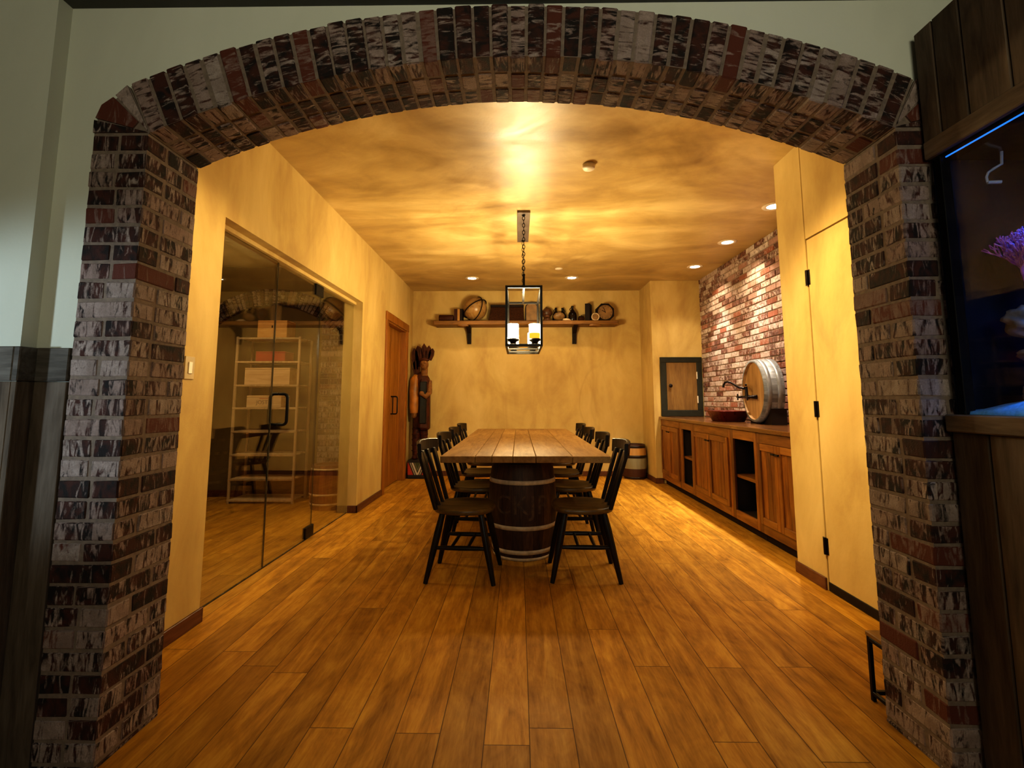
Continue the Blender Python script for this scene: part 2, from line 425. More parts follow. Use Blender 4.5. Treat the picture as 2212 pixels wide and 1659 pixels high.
# baseboards
b = MB(); b.box(XL, XL + .014, 1.92, OP0 + .002, 0, .075, .003); b.box(XL - .1, XL + .014, OP0 - .0, OP0 + .012, 0, .075, .003)
b.box(XL, XL + .014, OP1 - .012, D0 - .09, 0, .075, .003); b.box(XL - .09, XL + .014, OP1 - .012, OP1, 0, .075, .003)
b.box(XL, XL + .014, D1 + .09, YB, 0, .075, .003); struct('baseboard_left', b, M_BASE)
b = MB(); b.box(XL, 1.915, YB - .014, YB, 0, .075, .003); struct('baseboard_back', b, M_BASE)
b = MB(); b.box(1.901, 1.915, 6.936, YB - .014, 0, .075, .003); b.box(1.915, 2.02, 6.936, 6.95, 0, .075, .003)
b.box(XR - .012, XR, HD1 + .012, 3.47, 0, .075, .003); struct('baseboard_right', b, M_BASE)

# ------------------------------------------------------------------ bricks
def wall_bricks(mb, x, y0, y1, z0, z1, depth=.03, c=.0675, ln=.203, jt=.010, face=-1):
    """running bond on a plane x = const facing -x"""
    k = 0; z = z0
    while z < z1 - .01:
        y = y0 - (ln * .5 if k % 2 else 0)
        while y < y1:
            a, e = max(y, y0), min(y + ln - jt, y1)
            if e - a > .015:
                q = random.uniform(-.003, .003)
                mb.box(x - q - .004, x + depth, a, e, z, min(z + c - jt, z1), .004, 1, rnd(), 1)
            y += ln
        z += c; k += 1
b = MB(); b.box(2.6255, 2.65, 3.46, 6.95, .93, CZ, 0, 0); wall_bricks(b, 2.622, 3.46, 6.95, .932, CZ)
struct('wall_brick_right', b, [M_MORTW, M_BRICKW])

# arch: pillars at x=+-1.332..1.536, y 1.64..1.92, segmental arch R 3.255
def hx(mb, x0, x1, y0, y1, z0, z1, L, t=None, j=.003):
    P = [[x1 if i & 1 else x0, y1 if i & 2 else y0, z1 if i & 4 else z0] for i in range(8)]
    for p in P:
        for a in range(3): p[a] += random.uniform(-j, j) * .6
    mb.hexa(P, .005, 1, t or rnd(), L)
AI, AO, AY0, AY1 = 1.332, 1.536, 1.640, 1.920
RI, RO, ACZ = 3.255, 3.463, -.855
ASP = 2.115
b = MB()
for sd in (-1, 1):
    def px(u0, u1): return (min(sd * u0, sd * u1), max(sd * u0, sd * u1))   # u measured from centre
    x0, x1 = px(AI + .003, AO - .004); b.box(x0, x1, AY0 + .003, AY1 - .003, 0, ASP, 0, 0)
    c = .0675; nrow = 31; z = ASP - nrow * c
    for k in range(-1, nrow):
        za = max(.0, z + k * c); zb = z + (k + 1) * c - .0075
        if zb < .01: continue
        m = .102 + random.uniform(-.012, .012)
        if random.random() < .22:
            x0, x1 = px(AI, AO); hx(b, x0, x1, AY0, AY0 + .092, za, zb, 0)
            x0, x1 = px(AI, AO); hx(b, x0, x1, AY0 + .102, AY1, za, zb, 1)
        elif k % 2:
            x0, x1 = px(AI, AI + m - .003); hx(b, x0, x1, AY0, AY0 + .188, za, zb, 1 if random.random() < .5 else 0)
            x0, x1 = px(AI + m + .003, AO); hx(b, x0, x1, AY0, AY0 + .185, za, zb, 0)
            x0, x1 = px(AI, AO); hx(b, x0, x1, AY0 + .195, AY1, za, zb, 1)
        else:
            x0, x1 = px(AI, AI + m - .003); hx(b, x0, x1, AY0, AY0 + .095, za, zb, 0)
            x0, x1 = px(AI + m + .003, AO); hx(b, x0, x1, AY0, AY0 + .095, za, zb, 0)
            x0, x1 = px(AI, AO); hx(b, x0, x1, AY0 + .105, AY1, za, zb, 1)
amax = math.asin(AI / RI)
NB = 43
def apt(r, a): return (r * math.sin(a), ACZ + r * math.cos(a))
# mortar core of the arch
n = 60
for i in range(n):
    a0 = -amax + 2 * amax * i / n; a1 = -amax + 2 * amax * (i + 1) / n
    p = [apt(RI + .003, a0), apt(RI + .003, a1), apt(RO - .008, a0), apt(RO - .008, a1)]
    P = [(p[m][0], y, p[m][1]) for y in (AY0 + .003, AY1 - .004) for m in range(4)]
    # order i=angle, j=radius, k=y
    b.hexa(P, 0.0005, 0, (.5, .5, .5), 0)
for i in range(NB):
    st = 2 * amax / NB; g_ = .0038 / RI
    a0 = -amax + st * i + g_; a1 = -amax + st * (i + 1) - g_
    cuts = [(AY0, AY0 + .088), (AY0 + .097, AY0 + .183), (AY0 + .192, AY1)]
    dj = random.uniform(-.006, .006)
    for q, (ya, yb) in enumerate(cuts):
        ri = RI + random.uniform(-.003, .003); ro = RO + random.uniform(-.004, .004)
        ya2 = ya + (random.uniform(-.003, .003) if q == 0 else dj); yb2 = yb + (dj if q < 2 else 0)
        P = []
        for y in (ya2, yb2):
            for r in (ri, ro):
                for a in (a0, a1):
                    X, Z = apt(r, a); P.append((X, y, Z))
        # index i+2j+4k : i=angle j=radius k=y
        b.hexa(P, .005, 1, rnd(), 1 if q == 0 else 2)
# fan of cut bricks between pillar heads and the arch springing
for sd in (-1, 1):
    I = (AI, ASP + .004)
    o = [(AO, ASP + .004), (AO, ASP + .052), (AO - .004, ASP + .060), (AO - .022, ASP + .110), (AO - .062, ASP + .140), (AO - .070, ASP + .147), (RO * math.sin(amax + .003), ACZ + RO * math.cos(amax + .003))]
    def wedge(f0, f1, outer, t):
        # cut brick between two rays from I, its inner end at fractions f0/f1 of the rays
        p, q = outer[0], outer[-1]
        pts = [(I[0] + (p[0] - I[0]) * f0, I[1] + (p[1] - I[1]) * f0)] + outer + [(I[0] + (q[0] - I[0]) * f1, I[1] + (q[1] - I[1]) * f1)]
        pts = [(sd * u, w) for u, w in pts]
        if sd > 0: pts = pts[::-1]
        b.prism(pts, AY0 + .0, AY1 - .01, 'y', 1, tint=t)
    wedge(.04, .04, [o[0], o[1]], (.25, .3, .5)); wedge(.30, .30, [o[2], o[3], o[4]], (.2, .4, .97)); wedge(.06, .06, [o[5], o[6]], (.85, .4, .2))
    core = [(sd * I[0], I[1] - .002)] + [(sd * (u - .006), w - .004) for u, w in o]
    b.prism(core if sd < 0 else core[::-1], AY0 + .006, AY1 - .012, 'y', 0)
struct('trim_1', b, [M_MORT, M_BRICK], 'brick arch surround of the dining room opening')

# ------------------------------------------------------------------ setting: front room
FZ = 2.62
b = MB()
WY0, WY1 = 1.655, 1.90
b.box(-1.90, -1.45, WY0, WY1, 0, CZ, 0); b.box(1.45, 2.9, WY0, WY1, 0, CZ, 0)
n = 40
for i in range(n):
    xa = -1.45 + 2.9 * i / n; xb = -1.45 + 2.9 * (i + 1) / n
    za, zb = [ACZ + math.sqrt((RI + .1) ** 2 - x * x) for x in (xa, xb)]
    P = [(xa, WY0, za), (xb, WY0, zb), (xa, WY1, za), (xb, WY1, zb), (xa, WY0, CZ), (xb, WY0, CZ), (xa, WY1, CZ), (xb, WY1, CZ)]
    b.hexa(P, 0.0, 0, (.5, .5, .5), 0)
struct('wall_front', b, M_WHITE)
b = MB(); b.box(-6, -1.672, 1.600, 1.90, 1.0, FZ, 0); struct('wall_front_left', b, M_WHITE)
b = MB(); b.box(-6, 4.2, -3, WY0 + .01, FZ, FZ + .08, 0); struct('ceiling_front', b, M_FCEIL)
# grey board wainscot
b = MB()
xs = [-1.672, -1.80, -1.97, -2.15, -2.34, -2.52, -2.7, -2.9, -3.1, -3.3]
for i in range(len(xs) - 1): b.box(xs[i + 1] + .003, xs[i], 1.582, 1.60, 0, 1.2195, .002, 0, rnd(), 2)
b.box(-1.650, -1.537, 1.637, 1.655, 0, 1.2195, .002, 0, rnd(), 2); b.box(-1.672, -1.652, 1.582, 1.655, 0, 1.2195, .002, 0, rnd(), 2); b.box(-1.672, -1.650, 1.580, 1.655, 1.221, 1.336, .003, 1, rnd(), 1)
b.box(-3.3, -1.672, 1.580, 1.60, 1.221, 1.336, .003, 1, rnd(), 0); b.box(-1.650, -1.537, 1.635, 1.655, 1.221, 1.336, .003, 1, rnd(), 0)
struct('trim_2', b, [M_GREYW_Z, M_GREYW_X], 'weathered grey board wainscot beside the arch')

# ------------------------------------------------------------------ glass partition on the left
GX = -1.775
b = MB(); b.box(GX - .03, GX + .03, OP0, OP1, OPZ - .028, OPZ, .002); b.box(GX - .007, GX + .007, OP0, OP1, 0, .004, 0, 1)
struct('trim_3', b, [M_PLAS, M_EDGE], 'head channel of the glass partition')
b = MB(); b.box(GX - .005, GX + .005, OP0, 3.478, .006, OPZ - .028, 0); struct('window_1', b, M_GLASS, 'fixed near glass panel')
b = MB(); b.box(GX - .005, GX + .005, 4.275, OP1, .006, OPZ - .028, 0); struct('window_2', b, M_GLASS, 'fixed far glass panel')
b = MB(); b.box(GX - .005, GX + .005, 3.487, 4.265, .008, OPZ - .034, 0)
gd = struct('door_3', b, M_GLASS, 'frameless glass door')
h = MB(); h.box(GX - .006, GX + .006, 3.481, 3.488, .008, OPZ - .034, .001); h.build('edge_seal', M_EDGE, gd)
h = MB(); h.box(GX - .004, GX + .004, 4.266, 4.270, .008, OPZ - .034, .0); h.build('edge_seal', M_EDGE, gd)
for z0, z1 in ((.01, .10), (OPZ - .13, OPZ - .03)):
    h = MB(); h.box(GX - .014, GX + .014, 4.14, 4.30, z0, z1, .004); h.build('patch_hinge', M_BLACK, gd)
for sx in (-1, 1):
    y = 3.60; r = .03; pts = []
    z0, z1, dx = .975, 1.20, .065
    pts.append((GX + sx * .004, y, z0))
    for k in range(7):
        a = PI / 2 * k / 6; pts.append((GX + sx * (dx - r + r * math.sin(a)), y, z0 + r - r * math.cos(a)))
    for k in range(7):
        a = PI / 2 * k / 6; pts.append((GX + sx * (dx - r + r * math.cos(a)), y, z1 - r + r * math.sin(a)))
    pts.append((GX + sx * .004, y, z1))
    h = MB(); h.tube(pts, .011, 10); h.build('pull_handle', M_BLACK, gd)

# storage room behind the glass
SX0, SY0, SY1 = -5.2, 2.0, 5.95
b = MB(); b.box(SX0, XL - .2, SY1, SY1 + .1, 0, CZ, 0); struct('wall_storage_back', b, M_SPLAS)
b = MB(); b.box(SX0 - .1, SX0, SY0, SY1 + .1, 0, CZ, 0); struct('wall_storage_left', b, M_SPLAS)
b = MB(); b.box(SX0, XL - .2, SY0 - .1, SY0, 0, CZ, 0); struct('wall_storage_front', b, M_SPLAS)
b = MB(); b.box(SX0 - .1, XL - .2, SY0 - .1, SY1 + .1, CZ - .06, CZ, 0); struct('ceiling_storage', b, M_WHITE)
b = MB(); b.box(SX0, XL - .2, SY1 - .014, SY1, 0, .08, .003); struct('baseboard_storage', b, M_BASE)
b = MB()   # brick pier and arch against the far wall of the storage room
z = 0.0; k = 0
while z < 2.05:
    for (u0, u1) in (((-2.42, -2.222), (-2.212, -2.014), (-2.004, -1.88)) if k % 2 else ((-2.42, -2.32), (-2.31, -2.112), (-2.102, -1.904))):
        b.box(u0, u1, SY1 - .05 + random.uniform(-.002, .002), SY1, z, z + .057, .004, 1, rnd(), 0)
    z += .0675; k += 1
b.box(-2.415, -1.88, SY1 - .044, SY1, 0, 2.05, 0)
cxm, rr, cz_ = -3.05, 1.05, 1.28
for i in range(40):
    a0 = -.86 + 1.72 * i / 40; a1 = a0 + 1.72 / 40 - .010
    for (r0, r1) in ((rr, rr + .20),):
        P = []
        for y in (SY1 - .06, SY1):
            for r in (r0, r1):
                for a in (a0, a1): P.append((cxm + r * math.sin(a), y, cz_ + r * math.cos(a)))
        b.hexa(P, .004, 1, rnd(), 1)
struct('trim_4', b, [M_MORT, M_BRICK], 'brick pier and arch on the storage room wall')

# ------------------------------------------------------------------ wooden door at far left
b = MB(); b.box(XL - .115, XL - .075, D0 + .02, D1 - .02, .012, DZ - .02, .003, 0, rnd(), 2)
d1 = struct('door_1', b, M_DOORW, 'red pine door in the far left corner')
h = MB()
for y0, y1 in ((D0 + .03, D0 + .13), (D1 - .13, D1 - .03), (6.60, 6.70)):
    h.box(XL - .075, XL - .068, y0, y1, .02, DZ - .03, .003, 0, rnd(), 2)
h.build('stile', M_DOORW, d1)
h = MB(); y = 6.66; z0, z1 = .965, 1.20; pts = [(XL - .07, y, z0)]
for k in range(6):
    a = PI / 2 * k / 5; pts.append((XL + .02 - .025 + .025 * math.sin(a), y, z0 + .025 - .025 * math.cos(a)))
for k in range(6):
    a = PI / 2 * k / 5; pts.append((XL + .02 - .025 + .025 * math.cos(a), y, z1 - .025 + .025 * math.sin(a)))
pts.append((XL - .07, y, z1)); h.tube(pts, .009, 8)
h.tube([(XL - .066, y + .1, z0), (XL - .066, y + .1, z1)], .006, 8); h.build('pull_handle', M_BLACK, d1)
for z in (1.86, .30):
    h = MB(); h.box(XL - .076, XL - .062, D0 + .004, D0 + .03, z - .12, z + .12, .002); h.build('hinge', M_BLACK, d1)
b = MB()
b.box(XL, XL + .02, D0 - .09, D0, 0, DZ, .003, 0, rnd(), 2); b.box(XL, XL + .02, D1, D1 + .09, 0, DZ, .003, 0, rnd(), 2)
b.box(XL, XL + .025, D0 - .10, D1 + .10, DZ, DZ + .105, .003, 0, rnd(), 1)
b.box(XL - .2, XL, D0 - .001, D0 + .018, 0, DZ, .002, 0, rnd(), 2); b.box(XL - .2, XL, D1 - .018, D1 + .001, 0, DZ, .002, 0, rnd(), 2)
b.box(XL - .2, XL, D0, D1, DZ - .018, DZ + .001, .002, 0, rnd(), 1)
struct('trim_5', b, M_CASE, 'red pine door casing')

# ------------------------------------------------------------------ light switch
t = thing('light_switch', 'ivory light switch plate on the plaster beside the left brick pillar', 'light switch', (XL, 2.445, 1.32))
h = MB(); h.box(0, .006, -.036, .036, -.058, .058, .002); h.build('plate', M_WHITEPL, t)
h = MB(); h.box(.006, .011, -.014, .014, -.03, .03, .002); h.build('rocker', M_BRASSY, t)

# ------------------------------------------------------------------ dining table on barrels
TX, TY0, TY1, TZ = .045, 3.33, 6.42, .780
t = thing('dining_table', 'long rustic pine plank table standing on old whiskey barrels', 'table', (TX, (TY0 + TY1) / 2, 0))
b = MB(); hl = (TY1 - TY0) / 2
w = [-.575, -.338, -.225, -.083, .072, .318, .575]
for i in range(6):
    b.box(w[i] + .0012, w[i + 1] - .0012, -hl + random.uniform(-.003, .003), hl, TZ - .044, TZ + random.uniform(-.0008, .0008), .003, 0, rnd(), 1)
b.build('tabletop', M_TABLE, t)
def barrel_profile(r0, rm, h, n=14):
    return [(r0 + (rm - r0) * math.sin(PI * i / n) ** .9, h * i / n) for i in range(n + 1)]
def br(r0, rm, h, z): return r0 + (rm - r0) * max(0, math.sin(PI * z / h)) ** .9
def staves(mb, r0, rm, h, n=20, mi=0, z0=0):
    for k in range(n):
        a0 = 2 * PI * k / n + .004; a1 = 2 * PI * (k + 1) / n - .004
        mb.lathe([(r, z + z0) for r, z in barrel_profile(r0, rm, h)], 3, mi, None, True, a0, a1, rnd())
    mb.lathe([(r - .004, z + z0) for r, z in barrel_profile(r0, rm, h)], 32, mi, None, True, tint=(.5, .1, .5))
    mb.lathe([(.0001, z0 + .012), (r0 - .003, z0 + .012)][::-1], 32, mi, None, False, tint=(.5, .3, .5)); mb.lathe([(r0, h + z0), (r0 - .022, h + z0), (r0 - .022, h + z0 - .02), (.0001, h + z0 - .02)], 32, mi, None, False, tint=(.3, .5, .5))
def hoop(r0, rm, h, z, wd, th=.003):
    m = MB(); a, c = br(r0, rm, h, z - wd / 2), br(r0, rm, h, z + wd / 2)
    m.lathe([(a, z - wd / 2), (a + th, z - wd / 2), (c + th, z + wd / 2), (c, z + wd / 2)], 40); return m
for yy in (3.87 - t.location.y, 5.72 - t.location.y):
    h = MB(); staves(h, .222, .262, TZ - .044, 20)
    o = h.build('barrel_pedestal', M_BARREL, t, (-.015, yy, 0))
    if yy < 0:
        cu = bpy.data.curves.new('stencil_lettering', 'FONT'); cu.body = 'CKJR'; cu.size = .19; cu.align_x = 'CENTER'; cu.space_character = 1.05
        tmp = bpy.data.objects.new('stencil_lettering', cu); COL.objects.link(tmp)
        me = bpy.data.meshes.new_from_object(tmp.evaluated_get(bpy.context.evaluated_depsgraph_get())); bpy.data.objects.remove(tmp)
        import bmesh
        bm = bmesh.new(); bm.from_mesh(me); bmesh.ops.subdivide_edges(bm, edges=bm.edges[:], cuts=2)
        for v in bm.verts:
            zz = .335 + v.co.y; rr = br(.222, .262, TZ - .044, zz) + .0016; an = v.co.x / .262 - PI / 2
            v.co = Vector((rr * math.cos(an), rr * math.sin(an), zz))
        bm.to_mesh(me); bm.free()
        me.materials.clear(); me.materials.append(plain('worn_stencil_paint', (.085, .042, .020), .8, 0, .6, 30))
        so = bpy.data.objects.new('stencil_lettering', me); COL.objects.link(so); so.parent = o
    for z, wd in ((.555, .03), (.235, .03), (.062, .03), (.012, .02), (.70, .03)):
        hoop(.222, .262, TZ - .044, z, wd).build('hoop', M_HOOP if z < .6 else M_DHOOP, o)

# ------------------------------------------------------------------ chairs (front faces +x)
def make_chair(loc, rz, label, group):
    t = thing('dining_chair', label, 'chair', loc, rz, group)
    b = MB(); N = 40; SZ = .458
    def ring(s, z, rnd_=1):
        out = []
        for k in range(N):
            a = 2 * PI * k / N; c, q = math.cos(a), math.sin(a)
            ex = 2.6
            rr = (abs(c) ** ex + abs(q) ** ex) ** (-1 / ex)
            x = .205 * rr * c * s; y = (.215 - .018 * (c < 0) * abs(c)) * rr * q * s
            out.append((x, y, z))
        return out
    rings = [ring(.88, SZ - .036), ring(.97, SZ - .034), ring(1.0, SZ - .024), ring(1.0, SZ - .010), ring(.975, SZ - .001), ring(.90, SZ), ring(.70, SZ - .006), ring(.35, SZ - .010), ring(.02, SZ - .009)]
    V = [p for r in rings for p in r]
    F = [[i * N + k, i * N + (k + 1) % N, (i + 1) * N + (k + 1) % N, (i + 1) * N + k] for i in range(len(rings) - 1) for k in range(N)]
    F.append([k for k in range(N)][::-1]); F.append([(len(rings) - 1) * N + k for k in range(N)])
    b.add(V, F, 0, (.5, .5, .5), None, True); b.build('seat', M_SEAT, t)
    def leg(sx, sy): return Vector((sx * .125, sy * .135, SZ - .03)), Vector((sx * .218, sy * .195, 0))
    def at(sx, sy, z):
        a, c = leg(sx, sy); return a.lerp(c, (a.z - z) / a.z)
    for sx in (1, -1):
        for sy in (1, -1):
            a, c = leg(sx, sy)
            h = MB(); h.tube([a, a.lerp(c, .25), a.lerp(c, .5), a.lerp(c, .8), c], [.019, .023, .022, .018, .0145], 12); h.build('leg', M_CHAIR, t)
    sp = {}
    for sy in (1, -1):
        p, q = at(1, sy, .212), at(-1, sy, .212); sp[sy] = (p, q)
        h = MB(); h.tube([p, p.lerp(q, .25), p.lerp(q, .5), p.lerp(q, .75), q], [.010, .014, .015, .014, .010], 10); h.build('stretcher', M_CHAIR, t)
    for f in (.37, .68):
        p = sp[1][0].lerp(sp[1][1], f); q = sp[-1][0].lerp(sp[-1][1], f)
        h = MB(); h.tube([p, p.lerp(q, .5), q], [.009, .012, .009], 10); h.build('cross_stretcher', M_CHAIR, t)
    # back: two broad outer posts, two slats, bowed crest rail
    def bow(y): return -.035 * (1 - (y / .22) ** 2)
    for y, wd in ((-.165, .070), (-.056, .052), (.056, .052), (.165, .070)):
        h = MB()
        x0, x1 = -.160 + bow(y) * .3, -.258 + bow(y)
        yt = y * 1.12; z0, z1 = SZ - .008, .815
        P = []
        for zz, x, yc, w_ in ((z0, x0, y, wd * .62), (z1, x1, yt, wd)):
            for dy in (-w_ / 2, w_ / 2):
                for dx in (-.011, .011): P.append((x + dx, yc + dy, zz))
        h.hexa(P, .004, 0, (.5, .5, .5), 2); h.build('post' if abs(y) > .1 else 'slat', M_CHAIR, t)
    h = MB(); n = 14; V = []; F = []
    for i in range(n + 1):
        y = -.232 + .464 * i / n
        zt = .886 - .010 * (y / .23) ** 2; zb = .778 + .006 * (y / .23) ** 2
        xx = -.262 + bow(y) * 1.25
        for dx, z in ((-.013, zb), (.010, zb), (.004, zt - .004), (.0, zt), (-.016, zt), (-.021, zt - .006)): V.append((xx + dx, y, z))
    for i in range(n):
        for k in range(6): F.append([i * 6 + k, i * 6 + (k + 1) % 6, (i + 1) * 6 + (k + 1) % 6, (i + 1) * 6 + k])
    F.append(list(range(6))[::-1]); F.append([n * 6 + k for k in range(6)])
    h.add(V, [f[::-1] for f in F]); h.build('crest_rail', M_CHAIR, t)
    return t
rowsL = [(-.362, 3.40, -.07), (-.36, 4.17, -.03), (-.37, 4.94, .01), (-.385, 5.72, -.03)]
rowsR = [(.435, 3.43, PI - .02), (.44, 4.19, PI + .02), (.43, 4.93, PI - .01), (.45, 5.73, PI + .03)]
nm = ['nearest the brick arch', 'second from the brick arch', 'third from the brick arch', 'nearest the back wall']
c0 = None
for side, rows in (('left', rowsL), ('right', rowsR)):
    for k, (x, y, r) in enumerate(rows):
        lab = 'dark wooden chair on the %s side of the plank table, %s' % (side, nm[k])
        grp = 'dark dining chairs along the table'
        if c0 is None: c0 = make_chair((x, y, 0), r, lab, grp)
        else: dup(c0, (x, y, 0), r, lab, grp)

# ------------------------------------------------------------------ pendant lantern
LX, LY0, LY1 = .050, 4.33, 5.08
t = thing('pendant_lantern', 'black open-frame rectangular lantern with glowing candles hung over the table', 'pendant light', (LX, (LY0 + LY1) / 2, CZ))
yl = (LY1 - LY0) / 2; HW = .157; zt, zb = 2.178 - CZ, 1.645 - CZ
h = MB(); h.box(-.06, .06, -.42, .42, -.022, 0, .003); h.build('ceiling_plate', M_STEEL, t)
h = MB(); s = .011
for y in (-yl, yl):
    for x in (-HW, HW): h.box(x - s, x + s, y - s, y + s, zb, zt, .001)
    for z in (zb, zt): h.box(-HW - s, HW + s, y - s, y + s, z - s, z + s, .001)
for x in (-HW, HW):
    for z in (zb, zt): h.box(x - s, x + s, -yl, yl, z - s, z + s, .001)
h.box(-s, s, -yl, yl, zt - s, zt + s, .001)
for y in (-.28, 0, .28): h.box(-HW, HW, y - .012, y + .012, zb - .004, zb + .012, .001)
h.build('frame', M_BLACK, t)
for x in (-HW, HW):
    h = MB(); h.box(x - .002, x + .002, -yl + s, yl - s, zb + s, zt - s, 0); h.build('glass_pane', M_LGLASS, t)
for y in (-yl + .01, yl - .01):
    h = MB(); h.tube([(0, y, zt), (0, y, zt + .10)], .011, 10); h.ball((0, y, zt + .112), .014, 10, 6); h.build('rod', M_BLACK, t)
    h = MB(); z = zt + .118; k = 0
    while z < -.035:
        pts = []
        for q in range(14):
            a = 2 * PI * q / 14; u, w_ = .011 * math.cos(a), .021 * math.sin(a)
            pts.append((u, y, z + .02 + w_) if k % 2 else (0, y + u, z + .02 + w_))
        h.tube(pts, .0032, 6, closed=True); z += .034; k += 1
    h.tube([(0, y, -.03), (0, y, -.02)], .016, 12); h.build('chain', M_BLACK, t)
def candle_mat(name, grad):
    g = G(name)
    z = g.n('SeparateXYZ', Vector=g.n('TexCoord').outputs['Object']).outputs[2]
    e1 = g.n('Emission', Color=(1, .79, .42), Strength=330.0).outputs[0]
    e2 = g.n('Emission', Color=(1, .42, .03) if grad else (1, .79, .42), Strength=1.4 if grad else 330.0).outputs[0]
    f = g.ramp(z, (.050, 0.0), (.078, 1.0))
    mx = g.n('MixShader', i0=f, i1=e2, i2=e1); g.nt.links.new(mx.outputs[0], g.out.inputs[0]); return g.m
M_CTOP = emis('candle_wax_top', (1, .80, .50), 260.0)
M_C1, M_C2 = candle_mat('glowing_candle_shade', False), candle_mat('half_lit_candle_shade', True)
for y in (-.30, .0, .30):
    for x in (-.098, .098):
        if y == 0: continue
        h = MB(); h.lathe([(.048, 0), (.05, .002), (.05, .125), (.048, .132)], 24); h.lathe([(.048, .132), (.040, .134), (.034, .126), (.0001, .118)], 24, 1)
        h.build('candle_shade', [M_C2 if (y < 0 and x > 0) else M_C1, M_CTOP], t, (x, y, zb + .068))
        h = MB(); h.lathe([(.0001, 0), (.03, 0), (.03, .02), (.053, .034), (.057, .052), (.053, .052), (.050, .04), (.0001, .04)], 24)
        h.build('candle_cup', M_BLACK, t, (x, y, zb + .014))

# ------------------------------------------------------------------ recessed lights, detectors
M_LED = emis('downlight_lamp', (1.0, .86, .62), 14)
RL = [(-.66, 6.78, 'recessed ceiling light above the left end of the wall shelf'), (.76, 6.77, 'recessed ceiling light above the right end of the wall shelf'),
      (2.30, 6.21, 'recessed ceiling light by the far end of the brick wall'), (2.30, 5.22, 'middle recessed ceiling light of three along the brick wall'), (2.29, 4.22, 'recessed ceiling light along the brick wall nearest the arch')]
for x, y, lab in RL:
    t = thing('recessed_light', lab, 'ceiling light', (x, y, CZ), 0, 'recessed ceiling lights')
    h = MB(); h.lathe([(.059, -.001), (.066, -.006), (.098, -.004), (.100, 0), (.059, 0)][::-1], 32); h.build('trim_ring', M_BRASSY, t)
    h = MB(); h.lathe([(.0001, -.003), (.060, -.003)][::-1], 24, smooth=False); h.build('lamp', M_LED, t)
for x, y, lab, r in ((.52, 3.42, 'small round smoke detector on the ceiling nearest the arch', .046), (.535, 6.28, 'small unlit round sprinkler cover near the back of the ceiling', .05)):
    h = MB(); dz = -.035 if y < 4 else -.008
    h.lathe([(.0001, dz), (r * .9, dz), (r, dz * .7), (r, 0), (.0001, 0)][::-1], 28, 0)
    tag(h.build('smoke_detector' if y < 4 else 'sprinkler_cover', M_BRASSY, None, (x, y, CZ)), lab, 'smoke detector' if y < 4 else 'sprinkler')

# ------------------------------------------------------------------ wall shelf and its things
SHZ, SHY0, SHY1 = 2.355, 7.30, 7.60
t = thing('wall_shelf', 'rough wooden plank shelf on two dark brackets across the back wall', 'shelf', (.11, 7.45, SHZ))
h = MB(); P = [(-1.40, -.15, -.068), (1.41, -.15, -.062), (-1.40, .149, -.068), (1.41, .149, -.062), (-1.41, -.15, 0), (1.41, -.145, 0), (-1.41, .149, 0), (1.41, .149, 0)]
h.hexa(P, .008, 0, rnd(), 0)
h.ball((-.96, -.13, -.075), (.09, .03, .025), 14, 8, rough=.3); h.ball((1.06, -.13, -.075), (.10, .03, .026), 14, 8, rough=.3, seed=3)
h.build('plank', M_SHELF, t)
for x in (-.88, .765):
    h = MB(); h.prism([(-.12, -.068), (.149, -.068), (.149, -.33), (.10, -.33), (.06, -.17), (-.02, -.12)], x - .03, x + .03, 'x'); h.build('bracket', M_BRACK, t)

def lay_tin():
    h = MB(); h.lathe([(.0001, -.11), (.05, -.11), (.053, -.105), (.053, .105), (.05, .11), (.0001, .11)], 28, 0, RY(PI / 2))
    h.lathe([(.054, -.095), (.056, -.09), (.054, -.085)], 28, 0, RY(PI / 2))
    return h.build('cylindrical_tin', M_BOOKR, None, (-1.115, 7.42, SHZ + .053))
tag(lay_tin(), 'dark cylindrical tin lying on its side at the left end of the wall shelf', 'tin')
def book(x, wd, d, hgt, m, label, rz=0, y=7.44):
    t = thing('book', label, 'book', (x, y, SHZ), rz, 'books on the wall shelf')
    h = MB(); h.box(-wd / 2, wd / 2, -d / 2, -d / 2 + .004, 0, hgt, .001); h.box(-wd / 2, -wd / 2 + .003, -d / 2, d / 2, 0, hgt, .001); h.box(wd / 2 - .003, wd / 2, -d / 2, d / 2, 0, hgt, .001); h.build('cover', m, t)
    h = MB(); h.box(-wd / 2 + .003, wd / 2 - .003, -d / 2 + .004, d / 2 - .006, .004, hgt - .005, 0); h.build('pages', M_CREAM, t)
book(-.966, .045, .14, .192, M_BOOKR, 'oxblood upright book beside the lying tin on the wall shelf')
book(-.920, .040, .14, .190, M_GOLD, 'gold-spined upright book between two dark books on the wall shelf')
book(-.880, .045, .14, .192, M_ODARK, 'near-black upright book next to the globe on the wall shelf')
book(1.085, .075, .16, .272, M_ODARK, 'tall dark upright book behind the brass compass near the shelf clock', -.35)
